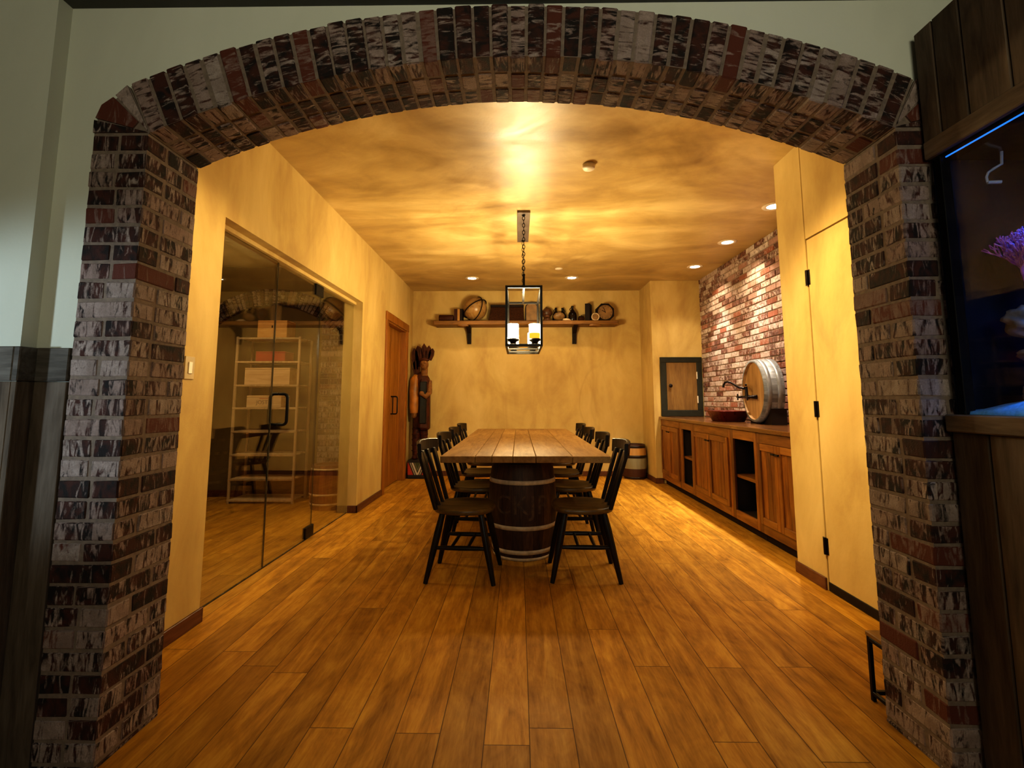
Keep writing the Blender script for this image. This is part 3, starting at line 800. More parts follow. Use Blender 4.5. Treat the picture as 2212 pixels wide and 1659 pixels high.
# globe
def globe_mat():
    g = G('antique_globe'); c = g.coord()
    f = g.noise(c, 7, 6, .4, .55); e = g.noise(c, 26, 4)
    col = g.ramp(f, (.44, (.40, .25, .09)), (.50, (.24, .12, .035)), (.54, (.34, .20, .06)))
    col = g.mix(g.math('MULTIPLY', e, .3), col, (.35, .16, .05))
    g.bsdf(Base_Color=col, Roughness=.3, Specular_IOR_Level=.5); return g.m
M_GLOBE = globe_mat()
t = thing('desk_globe', 'large antique tan desk globe with dark hoops on the wall shelf', 'globe', (-.672, 7.44, SHZ))
h = MB(); h.ball((0, 0, .205), .185, 32, 20); h.build('sphere', M_GLOBE, t)
MG = T(0, 0, .205)
h = MB(); h.tube([MG @ RZ(-.95) @ RX(PI / 2 - .25) @ Vector((.197 * math.cos(2 * PI * k / 40), .197 * math.sin(2 * PI * k / 40), 0)) for k in range(40)], .0075, 8, closed=True); h.build('meridian_ring', M_ODARK, t)
h = MB(); h.tube([MG @ RY(-.62) @ RX(-.25) @ Vector((.203 * math.cos(2 * PI * k / 40), .203 * math.sin(2 * PI * k / 40), 0)) for k in range(40)], .0085, 8, closed=True); h.build('horizon_ring', M_ODARK, t)
h = MB(); h.lathe([(.0001, .0), (.105, .0), (.11, .008), (.05, .018), (.03, .03), (.0001, .03)], 24); h.build('base', M_ODARK, t)
# travel trunk
t = thing('woven_chest', 'dark woven trunk with sloping ends in the middle of the wall shelf', 'trunk', (-.185, 7.45, SHZ))
h = MB(); P = [(-.275, -.115, 0), (.275, -.115, 0), (-.275, .115, 0), (.275, .115, 0), (-.235, -.10, .215), (.262, -.10, .215), (-.235, .10, .215), (.262, .10, .215)]
h.hexa(P, .006, 0, rnd(), 0); h.build('body', M_WICK, t)
h = MB(); h.box(-.242, .268, -.106, .106, .215, .252, .008); h.build('lid', M_ODARK, t)
h = MB(); h.box(-.02, .02, -.114, -.10, .185, .225, .003); h.build('latch', M_DHOOP, t)
# rounded wooden radio-like case
t = thing('mantel_case', 'round-topped tan case with dark edge beside the woven trunk on the wall shelf', 'case', (.205, 7.45, SHZ))
poly = [(-.10, 0), (.10, 0), (.10, .215)] + [(.10 * math.cos(a), .215 + .072 * math.sin(a)) for a in [PI * k / 10 for k in range(1, 10)]] + [(-.10, .215)]
h = MB(); h.prism(poly, -.07, .08, 'y', 0); h.build('shell', M_ODARK, t)
h = MB(); h.prism([(x * .84, .012 + z * .93) for x, z in poly], -.078, -.07, 'y', 0); h.build('face', M_TAN, t)
# carved bust
t = thing('carved_bust', 'small brown carved head with rounded brow standing beside dark bottles on the shelf', 'figurine', (.442, 7.43, SHZ))
h = MB(); h.ball((0, 0, .135), (.082, .085, .082), 18, 12, rough=.18); h.ball((0, -.055, .125), (.016, .025, .03), 10, 6)
h.ball((-.035, -.068, .14), (.017, .014, .012), 8, 6); h.ball((.035, -.068, .14), (.017, .014, .012), 8, 6); h.ball((0, -.045, .08), (.05, .045, .03), 12, 8); h.build('head', M_SKUL, t)
h = MB(); h.lathe([(.0001, 0), (.062, 0), (.066, .015), (.052, .04), (.046, .075), (.0001, .09)], 20); h.build('neck', M_SKUL, t)
# bottles
def bottle(x, y, r, hgt, m, label, handle):
    t = thing('jug_bottle', label, 'bottle', (x, y, SHZ), 0, 'dark jug bottles on the wall shelf')
    h = MB(); h.lathe([(.0001, 0), (r * .93, 0), (r, .01), (r, hgt * .42), (r * .86, hgt * .55), (r * .45, hgt * .72), (r * .29, hgt * .80), (r * .27, hgt * .93), (r * .34, hgt * .94), (r * .34, hgt), (.0001, hgt)], 24); h.build('body', m, t)
    h = MB(); pts = [(handle * r * (.28 + .34 * math.sin(PI * k / 8)), -.003, hgt * (.90 - .25 * k / 8)) for k in range(9)]; h.tube(pts, .006, 8); h.build('handle', m, t)
bottle(.585, 7.48, .058, .225, M_BOTTLE, 'dark jug bottle between the carved head and tan dish on the wall shelf', -1)
bottle(.690, 7.50, .060, .225, M_GBOTTLE, 'dark green jug bottle right behind the tan dish on the wall shelf', 1)
bottle(.838, 7.44, .066, .245, M_BOTTLE, 'largest dark brown jug bottle standing alone right of the cream shell', -1)
h = MB(); MM = RX(-1.05) ; h.lathe([(.0001, 0), (.05, .002), (.088, .02), (.090, .024), (.084, .024), (.05, .010), (.0001, .008)], 28, 0, MM @ Matrix.Diagonal((1, .75, 1, 1)))
tag(h.build('tan_dish', M_TAN, None, (.625, 7.36, SHZ + .062)), 'tan oval dish propped on edge before two dark bottles on the shelf', 'dish')
h = MB(); h.ball((0, 0, .020), (.06, .035, .022), 16, 8, rough=.35, seed=4); h.tube([(.03, -.02, .02), (.055, -.015, .012), (.075, -.005, .006)], [.014, .010, .003], 8)
tag(h.build('seashell', M_CREAM, None, (.735, 7.37, SHZ)), 'small cream shell lying flat beside the tan dish on the shelf', 'shell')
t = thing('lidded_jar', 'small dark squat jar between the largest bottle and tall book on the shelf', 'jar', (.970, 7.42, SHZ))
h = MB(); h.lathe([(.0001, 0), (.04, 0), (.05, .02), (.05, .055), (.038, .07), (.0001, .07)], 24); h.build('body', M_WICK, t)
h = MB(); h.lathe([(.042, .068), (.042, .080), (.012, .086), (.01, .096), (.0001, .098)], 20); h.build('lid', M_ODARK, t)
t = thing('brass_compass', 'small round brass-rimmed dial standing between tall book and octagonal clock', 'compass', (1.178, 7.36, SHZ + .062))
h = MB(); h.lathe([(.048, -.018), (.060, -.018), (.062, .0), (.060, .018), (.048, .018), (.048, -.018)], 30, 0, RX(PI / 2)); h.build('rim', M_HOOP, t)
h = MB(); h.lathe([(.0001, .008), (.05, .008), (.05, -.01), (.0001, -.01)][::-1], 24, 0, RX(PI / 2), False); h.build('dial', M_TAN, t)
# octagonal clock
t = thing('shelf_clock', 'dark octagonal clock with tan dial at the right end of the wall shelf', 'clock', (1.335, 7.43, SHZ + .139))
oc = [(.150 * math.cos(PI / 8 + PI / 4 * k), .150 * math.sin(PI / 8 + PI / 4 * k)) for k in range(8)]
h = MB(); h.prism(oc, -.03, .05, 'y'); h.prism([(x * .93, z * .93) for x, z in oc], -.045, -.03, 'y'); h.build('case', M_ODARK, t)
h = MB(); h.lathe([(.0001, .004), (.108, .004), (.112, .0)], 32, 0, T(0, -.045, 0) @ RX(PI / 2), False); h.build('dial', M_TAN, t)
h = MB()
for k in range(12): h.box(-.003, .003, -.0505, -.0490, .086, .100, 0, 0, M=RY(PI / 6 * k))
h.build('hour_marks', M_ODARK, t)
h = MB(); h.box(-.004, .004, -.0525, -.0505, -.01, .085, .0005, M=RY(-.35)); h.box(-.005, .005, -.0535, -.0515, -.01, .060, .0005, M=RY(-1.05)); h.build('hands', M_ODARK, t)

# ------------------------------------------------------------------ carved figure
M_ROBE = plain('carved_orange_robe', (.33, .12, .010), .5, 0, .4, 9)
M_SASH = plain('carved_dark_cape', (.010, .008, .005), .6, 0, .5, 14, .2)
M_FEATH = plain('carved_feather_wood', (.060, .015, .004), .6, 0, .5, 16, .2)
M_SKINW = plain('carved_face_wood', (.20, .085, .022), .6, 0, .4, 30, .2)
M_LEGW = plain('carved_legging_wood', (.05, .011, .004), .6, 0, .6, 25, .2)
t = thing('carved_statue', 'tall carved wooden figure with feather headdress and painted base in the far left corner', 'statue', (-1.485, 7.41, 0))
def base_mat():
    g = G('painted_zigzag_base'); s = g.n('SeparateXYZ', Vector=g.coord()); x, z = s.outputs[0], s.outputs[2]
    d = g.math('ABSOLUTE', g.math('SUBTRACT', x, -.005))
    q = g.math('SUBTRACT', d, g.math('MULTIPLY', g.math('SUBTRACT', z, .05), .42))
    st = g.math('ABSOLUTE', q)
    c = g.ramp(g.math('MULTIPLY', st, 10.), (.0, (.55, .48, .36)), (.12, (.55, .48, .36)), (.14, (.02, .02, .018)), (.26, (.02, .02, .018)), (.28, (.50, .42, .30)), (.37, (.50, .42, .30)), (.39, (.022, .02, .016)))
    c = g.mix(g.ramp(q, (.055, 0.0), (.06, .9)), c, (.45, .035, .015)); c = g.mix(g.ramp(g.math('MULTIPLY', q, -1.0), (.02, 0.0), (.025, .8)), c, (.06, .075, .02))
    ez = g.math('ABSOLUTE', g.math('SUBTRACT', z, .145)); c = g.mix(g.ramp(ez, (.085, 0.0), (.09, 1.0)), c, (.012, .008, .006))
    g.bsdf(Base_Color=c, Roughness=.5); return g.m
h = MB(); h.box(-.155, .155, -.115, .145, 0, .275, .012); h.build('base', base_mat(), t)
h = MB()
for sx in (-1, 1):
    h.tube([(sx * .055, .01, .85), (sx * .058, .0, .62), (sx * .06, -.01, .42), (sx * .06, -.005, .30)], [.062, .058, .05, .046], 14)
    for z in (.40, .48, .56, .64, .72): h.tube([(sx * .06 + .058 * math.cos(2 * PI * k / 14), -.004 + .055 * math.sin(2 * PI * k / 14), z) for k in range(14)], .007, 6, closed=True)
h.build('leggings', M_LEGW, t)
for sx in (-1, 1):
    h = MB(); h.ball((sx * .062, -.04, .305), (.045, .085, .035), 14, 8); h.build('foot', M_LEGW, t)
h = MB(); h.tube([(.01, .03, .74), (.005, .03, .95), (0, .03, 1.20), (0, .03, 1.40), (.01, .03, 1.50), (.03, .02, 1.57)], [.115, .12, .125, .13, .115, .05], 20); h.build('tunic', M_FEATH, t)
h = MB(); h.tube([(-.07, -.03, 1.53), (-.085, -.05, 1.46), (-.085, -.07, 1.30), (-.08, -.075, 1.08), (-.078, -.07, .96)], [.030, .066, .072, .072, .064], 16)
h.build('robe_sleeve', M_ROBE, t)
h = MB(); h.ball((-.078, -.085, .935), (.042, .042, .055), 12, 8); h.build('hand', M_SKINW, t)
h = MB(); P = [(.0, -.150, .72), (.150, -.11, .70), (.0, .0, .72), (.150, .05, .70), (.005, -.150, 1.46), (.140, -.09, 1.47), (.005, 0, 1.50), (.140, .05, 1.49)]; h.hexa(P, .03, 0); h.build('tunic_front', M_FEATH, t)
h = MB(); P = [(.012, -.160, .80), (.112, -.135, .80), (.012, -.10, .80), (.112, -.09, .80), (.012, -.160, 1.43), (.112, -.125, 1.43), (.012, -.10, 1.43), (.112, -.09, 1.43)]; h.hexa(P, .012, 0); h.build('cape', M_SASH, t)
h = MB(); h.tube([(.13, -.02, 1.44), (.145, -.08, 1.26), (.10, -.16, 1.20), (.055, -.175, 1.24)], [.04, .04, .034, .028], 12); h.ball((.045, -.178, 1.25), (.04, .03, .036), 12, 8); h.build('arm', M_SKINW, t)
h = MB(); h.ball((.055, -.05, 1.69), (.062, .075, .095), 20, 14); h.prism([(-.125, 1.655), (-.145, 1.675), (-.115, 1.72)], .045, .065, 'x'); h.ball((.032, -.118, 1.705), (.012, .01, .008), 8, 6); h.ball((.080, -.118, 1.705), (.012, .01, .008), 8, 6)
h.ball((.056, -.117, 1.635), (.024, .012, .008), 10, 6); h.tube([(.05, -.02, 1.52), (.055, -.03, 1.64)], .05, 14); h.build('head', M_SKINW, t)
h = MB()
def feather(x, y, z, tilt, wd, Ln):
    MM = T(x, y, z) @ RY(tilt)
    poly = [(-wd * .55, 0), (wd * .55, 0), (wd, Ln * .45), (wd * .85, Ln * .8), (0, Ln), (-wd * .85, Ln * .8), (-wd, Ln * .45)]
    h.prism(poly, -.016, .02, 'y', 0, MM); h.tube([MM @ Vector((0, -.018, 0)), MM @ Vector((0, -.019, Ln * .9))], .006, 6)
for x, tl, L_ in ((.0, -.16, .22), (.045, -.02, .26), (.095, .10, .23), (.13, .24, .19)): feather(x, -.02, 1.755, tl, .040, L_)
for x, z, tl, L_ in ((-.035, 1.66, -.10, .33), (-.085, 1.62, -.12, .33), (-.075, 1.50, -.05, .28)): feather(x, .03, z, tl, .052, L_)
h.tube([(-.012, -.075, 1.755), (.055, -.125, 1.765), (.125, -.075, 1.755)], .018, 8); h.build('feather_headdress', M_FEATH, t)

# ------------------------------------------------------------------ small barrel at back right
def bb_mat():
    g = G('painted_barrel_bands'); z = g.n('SeparateXYZ', Vector=g.coord()).outputs[2]; nz = g.noise(g.coord(scale=(1, 1, .2)), 20, 4, .4)
    c = g.ramp(g.math('DIVIDE', z, .5), (.0, (.08, .035, .012)), (.045, (.055, .014, .006)), (.30, (.05, .013, .006)), (.312, (.27, .23, .13)), (.60, (.25, .225, .13)), (.612, (.03, .01, .006)), (.69, (.03, .01, .006)), (.70, (.50, .25, .055)), (.89, (.50, .25, .06)), (.90, (.06, .016, .008)))
    g.bsdf(Base_Color=g.mix(g.math('MULTIPLY', nz, .35), c, (.05, .02, .01)), Roughness=.5); return g.m
t = thing('painted_barrel', 'small barrel with cream and pale green bands by the back right corner', 'barrel', (1.725, 7.41, 0))
h = MB(); staves(h, .155, .178, .50, 16); h.build('staves', bb_mat(), t)
for z, wd in ((.33, .03), (.47, .025), (.025, .02)): hoop(.155, .178, .50, z, wd).build('hoop', M_DHOOP, t)

# ------------------------------------------------------------------ counter: cabinets, worktop, sink, faucet, half barrel, hatch
FX, CB = 2.00, 2.615
def beadboard_door(parent, y0, y1, hy):
    h = MB(); z0, z1 = .155, .80; f = .045
    h.box(FX - .018, FX, y0, y0 + f, z0, z1, .003, 0, rnd(), 2); h.box(FX - .018, FX, y1 - f, y1, z0, z1, .003, 0, rnd(), 2)
    h.box(FX - .018, FX, y0 + f, y1 - f, z1 - .055, z1, .003, 1, rnd(), 1); h.box(FX - .018, FX, y0 + f, y1 - f, z0, z0 + .055, .003, 1, rnd(), 1)
    d = h.build('door', [M_CAB_Z, M_CAB_Y], parent)
    h = MB(); n = max(3, round((y1 - y0 - 2 * f) / .07)); ww = (y1 - y0 - 2 * f) / n
    for k in range(n): h.box(FX - .006, FX + .004, y0 + f + ww * k + .0016, y0 + f + ww * (k + 1) - .0016, z0 + .05, z1 - .05, .004, 0, rnd(), 2)
    h.box(FX + .002, FX + .010, y0 + f - .004, y1 - f + .004, z0 + .05, z1 - .05, 0, 1)
    h.build('beadboard_panel', [M_CAB_Z, M_ODARK], d)
    h = MB(); h.tube([(FX - .018, hy, .735), (FX - .034, hy, .735)], .006, 8); h.tube([(FX - .036, hy - .022, .735), (FX - .036, hy + .022, .735)], .008, 8)
    h.build('handle', M_BLACK, d)
def cabinet(name, label, y0, y1, openc):
    t = thing(name, label, 'cabinet', (0, 0, 0), 0, 'base cabinets along the brick wall')
    st = .05
    h = MB()
    h.box(FX, FX + .022, y0, y0 + st, .075, .885, .003, 0, rnd(), 2); h.box(FX, FX + .022, y1 - st, y1, .075, .885, .003, 0, rnd(), 2)
    h.box(FX, FX + .022, y0 + st, y1 - st, .80, .885, .003, 1, rnd(), 1); h.box(FX, FX + .022, y0 + st, y1 - st, .075, .155, .003, 1, rnd(), 1)
    h.build('face_frame', [M_CAB_Z, M_CAB_Y], t)
    h = MB(); h.box(FX + .022, CB, y0, y0 + .018, .075, .885, 0); h.box(FX + .022, CB, y1 - .018, y1, .075, .885, 0); h.box(CB - .012, CB, y0, y1, .075, .885, 0); h.box(FX + .022, CB, y0 + .018, y1 - .018, .12, .138, 0)
    h.build('carcass', M_CABIN, t)
    h = MB(); h.box(FX + .05, FX + .068, y0, y1, 0, .075, .001); h.build('toe_kick', M_ODARK, t)
    if openc:
        h = MB(); h.box(FX + .03, CB - .02, y0 + .018, y1 - .018, .445, .475, .003, 0, rnd(), 1); h.build('shelf', M_CAB_Y, t)
    else:
        m = (y0 + y1) / 2
        beadboard_door(t, y0 + st - .012, m - .002, m - .030); beadboard_door(t, m + .002, y1 - st + .012, m + .030)
cabinet('base_cabinet', 'amber wood cabinet with beadboard doors under the copper sink', 4.69, 5.69, False)
cabinet('base_cabinet', 'amber wood cabinet with beadboard doors at the far end by the framed hatch', 6.13, 6.93, False)
cabinet('base_cabinet', 'amber wood cabinet with beadboard doors partly hidden behind the plaster partition', 3.48, 4.18, False)
cabinet('open_cabinet', 'wider open cabinet with one shelf between two beadboard-door cabinets', 4.185, 4.685, True)
cabinet('open_cabinet', 'narrow open cabinet with one shelf near the framed hatch', 5.695, 6.125, True)
h = MB()
for x0, x1 in ((1.975, 2.13), (2.13, 2.34), (2.34, 2.617)): h.box(x0 + .0006, x1 - .0006, 3.47, 6.945, .887, .922, .004, 0, rnd(), 1)
tag(h.build('worktop', M_TOP), 'long polished brown wood worktop over the cabinets against the brick wall', 'worktop')
CTZ = .922
# framed hatch on the chase
t = thing('wall_hatch', 'tan wooden hatch door in a dark grey-green frame above the counter end', 'hatch', (2.31, 6.95, 0))
h = MB(); hw = .295
h.box(-hw, hw, -.025, 0, 1.685, 1.76, .003); h.box(-hw, hw, -.025, 0, CTZ + .004, 1.01, .003); h.box(-hw, -hw + .085, -.025, 0, 1.01, 1.685, .003); h.box(hw - .075, hw, -.025, 0, 1.01, 1.685, .003)
h.build('frame', plain('dark_grey_green_paint', (.020, .020, .013), .5, 0, .2, 12, .3), t)
h = MB(); h.box(-hw + .087, hw - .077, -.018, 0, 1.012, 1.683, .003); dd = h.build('door', wood('hatch_tan_wood', (.13, .062, .014), (.19, .098, .025), (.25, .14, .04), 'z', .5, .8, .1), t)
h = MB(); h.lathe([(.0001, .035), (.02, .033), (.026, .022), (.02, .012), (.009, .008), (.012, 0)], 16, 0, T(-hw + .135, -.018, 1.355) @ RX(PI / 2)); h.build('knob', M_ODARK, dd)
for z in (1.50, 1.16):
    h = MB(); h.box(hw - .083, hw - .070, -.030, -.018, z - .05, z + .05, .002); h.build('hinge', M_BRASSY, dd)
# copper vessel sink
t = thing('vessel_sink', 'dark copper trough-shaped vessel sink standing on the counter', 'sink', (2.30, 5.42, CTZ))
h = MB()
def rr_(hx_, hy_, r, z, n=8):
    o = []
    for cx_, cy_, a in ((1, 1, 0), (-1, 1, PI / 2), (-1, -1, PI), (1, -1, 3 * PI / 2)):
        for k in range(n + 1):
            q = a + PI / 2 * k / n; o.append((cx_ * (hx_ - r) + r * math.cos(q), cy_ * (hy_ - r) + r * math.sin(q), z))
    return o
rg = [rr_(.115, .155, .04, 0), rr_(.125, .165, .045, .004), rr_(.165, .212, .06, .105), rr_(.175, .222, .065, .110), rr_(.175, .222, .065, .116), rr_(.158, .205, .055, .114), rr_(.118, .158, .045, .015), rr_(.02, .02, .015, .012)]
N = len(rg[0]); V = [p for r in rg for p in r]
F = [[i * N + k, i * N + (k + 1) % N, (i + 1) * N + (k + 1) % N, (i + 1) * N + k] for i in range(len(rg) - 1) for k in range(N)] + [list(range(N))[::-1], [(len(rg) - 1) * N + k for k in range(N)]]
h.add(V, F, smooth=True); h.build('basin', M_COPPER, t)
h = MB(); h.lathe([(.0001, .018), (.02, .018), (.024, .013)][::-1], 16); h.build('drain', M_BRONZE, t)
# half barrel against the wall (axis along x)
HBX, HBY, HBR = 2.335, 4.90, .312
t = thing('half_barrel', 'sawn-off barrel end standing on edge against the brick wall behind the faucet', 'barrel', (HBX, HBY, CTZ + .012 + HBR), -.105)
M_HSTAVE = wood('grey_barrel_staves', (.085, .082, .078), (.15, .145, .138), (.24, .235, .225), 'x', .45, 1, .2, .5, .15, .5)
h = MB(); Mx = RY(PI / 2)
for k in range(26):
    a0, a1 = 2 * PI * k / 26 + .004, 2 * PI * (k + 1) / 26 - .004
    h.lathe([(HBR - .028, .0), (HBR - .006, .0), (HBR, .10), (HBR + .003, .178), (HBR - .028, .178)], 3, 0, Mx, True, a0, a1, rnd())
h.lathe([(HBR - .027, .0), (HBR - .008, .001), (HBR - .001, .10), (HBR + .001, .177)], 40, 0, Mx); h.build('staves', M_HSTAVE, t)
h = MB(); h.lathe([(HBR - .028, -.0), (HBR - .03, .028), (.0001, .028)], 40, 0, Mx, False); h.build('head', wood('tan_barrel_head', (.26, .13, .04), (.42, .235, .085), (.52, .32, .14), 'z', .5, .5, .2, .3), t)
for z in (.045, .135):
    h = MB(); q = HBR - .006 + .006 * min(1, z / .1); h.lathe([(q - .001, z - .02), (q + .004, z - .02), (q + .006, z + .02), (q + .001, z + .02)], 40, 0, Mx); h.build('hoop', M_GHOOP, t)
for sy in (-1, 1):
    h = MB(); h.prism([(sy * .08, -HBR - .012), (sy * .27, -HBR - .012), (sy * .27, -HBR + .14), (sy * .225, -HBR + .10), (sy * .15, -HBR + .045)], .06, .20, 'x'); h.build('cradle_block', M_ODARK, t)
# faucet on the barrel head
t = thing('bridge_faucet', 'dark bronze bridge faucet with swan neck spout mounted on the barrel end', 'faucet', (HBX + .034, 4.97, 1.185), -.105)
h = MB(); h.tube([(-.06, -.115, 0), (-.06, -.05, 0), (-.06, 0, 0), (-.06, .06, 0), (-.06, .135, 0)], [.016, .012, .020, .012, .016], 12)
for y in (-.10, .10): h.tube([(0, y, 0), (-.06, y, 0)], [.022, .014], 12)
h.build('body', M_BRONZE, t)
h = MB(); pts = [(-.06, 0, 0), (-.06, 0, .07), (-.065, .0, .105)] ; h.tube(pts, [.018, .014, .017], 12)
h.tube([(-.062, 0, .09), (-.085, .012, .088), (-.12, .035, .098), (-.155, .058, .125), (-.185, .078, .150), (-.21, .095, .158), (-.232, .11, .150), (-.245, .118, .125), (-.247, .12, .10)], [.012, .012, .011, .010, .010, .010, .010, .011, .014], 12)
h.ball((-.062, 0, .122), .012, 10, 8); h.build('spout', M_BRONZE, t)
for y in (-.13, .145):
    h = MB(); h.tube([(-.06, y, 0), (-.10, y, 0)], [.014, .010], 10); h.tube([(-.10, y - .033, 0), (-.10, y + .033, 0)], .007, 8); h.tube([(-.10, y, -.033), (-.10, y, .033)], .007, 8); h.build('cross_handle', M_BRONZE, t)

# ------------------------------------------------------------------ low stand behind right pillar
t = thing('low_stand', 'low black metal frame with wooden top tucked behind the right brick pillar', 'stand', (1.60, 1.995, 0))
h = MB(); h.box(-.235, .235, -.055, .055, .238, .256, .003); h.build('top', M_TABLE, t)
h = MB(); s = .007
for x in (-.225, .225):
    for y in (-.045, .045): h.box(x - s, x + s, y - s, y + s, 0, .238, .001)
    for z in (.03, .228): h.box(x - s, x + s, -.045, .045, z - s, z + s, .001)
for y in (-.045, .045):
    for z in (.03, .228): h.box(-.225, .225, y - s, y + s, z - s, z + s, .001)
h.build('frame', M_BLACK, t)

# ------------------------------------------------------------------ storage rack, boxes, barrel
RX0, RX1, RY0, RY1 = -3.255, -2.53, 5.56, 5.88
t = thing('storage_rack', 'tall pale wooden open rack behind the glass partition', 'rack', ((RX0 + RX1) / 2, (RY0 + RY1) / 2, 0))
hx2, hy2 = (RX1 - RX0) / 2, (RY1 - RY0) / 2
for x in (-hx2, hx2):
    for y in (-hy2, hy2):
        h = MB(); h.box(x - .013, x + .013, y - .013, y + .013, 0, 1.885 if y < 0 else 1.86, .003); h.build('post', M_RACK, t)
RZs = [.045, .275, .545, .805, 1.07, 1.33, 1.60, 1.875]
for z in RZs:
    h = MB(); h.box(-hx2 - .012, hx2 + .012, -hy2 - .016, -hy2 + .008, z - .022, z, .003, 0, rnd(), 0); h.box(-hx2 - .012, hx2 + .012, hy2 - .008, hy2 + .016, z - .022, z, .003, 0, rnd(), 0)
    for k in range(4): h.box(-hx2, hx2, -hy2 + .025 + .072 * k, -hy2 + .080 + .072 * k, z - .014, z - .001, .002, 0, rnd(), 0)
    h.build('shelf', M_RACK, t)
def crate(name, x0, x1, z, hgt, m, label, d=.22):
    t = thing(name, label, 'box', ((x0 + x1) / 2, 5.69, z), 0, 'boxes on the storage rack'); w_ = (x1 - x0) / 2
    h = MB(); h.box(-w_, w_, -d / 2, d / 2, 0, hgt - .02, .003, 0, rnd(), 0); h.build('body', m, t)
    h = MB(); h.box(-w_, w_, -d / 2, d / 2, hgt - .018, hgt, .003, 0, rnd(), 0); h.build('lid', m, t); return t
t1 = crate('wooden_box', -3.045, -2.700, 1.875, .205, M_BOXO, 'honey-coloured wooden box on top of the storage rack')
h = MB(); h.box(-.006, .006, -.116, -.110, .115, .145, .001); h.build('clasp', M_BRONZE, t1)
crate('red_box', -3.05, -2.705, 1.60, .115, M_RED, 'low red box on the second-highest rack shelf')
crate('wooden_box', -3.165, -2.640, 1.33, .195, M_BOXP, 'widest pale wooden box on the storage rack, under the red box')
t2 = crate('wooden_box', -3.125, -2.725, 1.07, .135, M_BOXP, 'small pale wooden box with faint lettering on the storage rack')
h = MB(); h.box(-.05, .05, -.1115, -.110, .098, .104, 0); h.build('red_mark', M_REDINK, t2)
cu = bpy.data.curves.new('lettering', 'FONT'); cu.body = 'JOST'; cu.size = .062; cu.align_x = 'CENTER'; cu.extrude = .0006
tmp = bpy.data.objects.new('lettering', cu); COL.objects.link(tmp)
dg = bpy.context.evaluated_depsgraph_get(); me = bpy.data.meshes.new_from_object(tmp.evaluated_get(dg)); bpy.data.objects.remove(tmp)
o = bpy.data.objects.new('lettering', me); COL.objects.link(o); me.materials.clear(); me.materials.append(M_INK); o.parent = t2; o.location = (-.02, -.1112, .038); o.rotation_euler = (PI / 2, 0, 0)
t = thing('storage_barrel', 'reddish wooden barrel just behind the far glass panel', 'barrel', (-2.06, 5.40, 0))
M_SBAR = wood('reddish_barrel_staves', (.11, .034, .012), (.20, .07, .026), (.28, .11, .045), 'z', .5, 1, .3, .6, .2)
h = MB(); staves(h, .185, .205, .46, 18); h.build('staves', M_SBAR, t)
for z in (.06, .16, .42): hoop(.185, .205, .46, z, .02).build('hoop', M_HOOP, t)

# ------------------------------------------------------------------ aquarium at right
AX, AYE, AYS = 1.415, 1.628, -.9
AXB = 2.15
t = thing('aquarium', 'large blue-lit aquarium built into weathered wood panelling right of the arch', 'aquarium', (AX, (AYE + AYS) / 2, 0))
oy = t.location.y
def lb(h, x0, x1, y0, y1, z0, z1, **k): h.box(x0 - AX, x1 - AX, y0 - oy, y1 - oy, z0, z1, **k)
h = MB(); y = AYE
for wd in [.075, .10, .135, .14, .14, .13, .14, .14, .14, .14, .14, .14, .14, .14, .14, .14, .14]:
    lb(h, AX, AX + .02, max(AYS, y - wd + .003), y, 2.045, 2.455, b=.004, tint=rnd(), L=2); y -= wd
lb(h, AX + .02, AXB, AYS, AYE - .02, 2.06, 2.45, b=0, tint=rnd(), L=1); lb(h, AX + .02, AXB, AYE - .02, AYE, 1.985, 2.455, b=.003, tint=rnd(), L=2)
h.build('canopy_boards', M_TANKW_Z, t)
h = MB(); lb(h, AX - .004, AX + .02, AYS, AYE, 1.985, 2.048, b=.004, tint=rnd(), L=1); h.build('canopy_rail', M_TANKW_Y, t)
h = MB(); lb(h, AX - .02, AX + .06, AYS, AYE, 1.056, 1.112, b=.004, tint=rnd(), L=1); h.build('sill', M_TANKW_Y, t)
h = MB(); y = AYE
for wd in [.125, .14, .14, .14, .14, .14, .14, .14, .14, .14, .14, .14, .14, .14, .14, .14, .14, .14, .14]:
    if y - AYS > .01: lb(h, AX, AX + .02, max(AYS, y - wd + .003), y, 0, 1.056, b=.004, tint=rnd(), L=2); y -= wd
lb(h, AX + .02, AXB, AYE - .02, AYE, 0, 1.056, b=.002, tint=rnd(), L=2); lb(h, AX + .02, AXB, AYS, AYE - .02, 1.03, 1.056, b=0, tint=rnd(), L=1)
h.build('stand_boards', M_TANKW_Z, t)
h = MB(); lb(h, AX + .012, AX + .022, AYS, AYE - .004, 1.112, 1.985, b=0); h.build('glass_pane', M_TGLASS, t)
M_TBACK = plain('deep_blue_tank_back', (.002, .010, .030), .8, 0, .4, 3, .05)
h = MB(); lb(h, AX + .022, AXB, AYE - .02, AYE - .002, 1.056, 1.985, b=0); lb(h, AXB - .02, AXB, AYS, AYE - .02, 1.056, 1.985, b=0); lb(h, AX + .022, AXB, AYS, AYS + .02, 1.056, 1.985, b=0); h.build('back_panel', M_TBACK, t)
h = MB(); lb(h, AX + .012, AX + .045, AYE - .045, AYE - .02, 1.112, 1.98, b=.002); h.build('corner_post', M_BLACK, t)
h = MB(); lb(h, AX + .024, AX + .028, AYS + .03, AYE - .05, 1.970, 1.9745, b=.001); h.build('light_strip', emis('blue_led_strip', (.02, .17, .80), 1.6), t)
h = MB(); lb(h, AX + .03, AXB - .02, AYS + .02, AYE - .02, 1.976, 2.0, b=0); h.build('light_hood', M_BLACK, t)
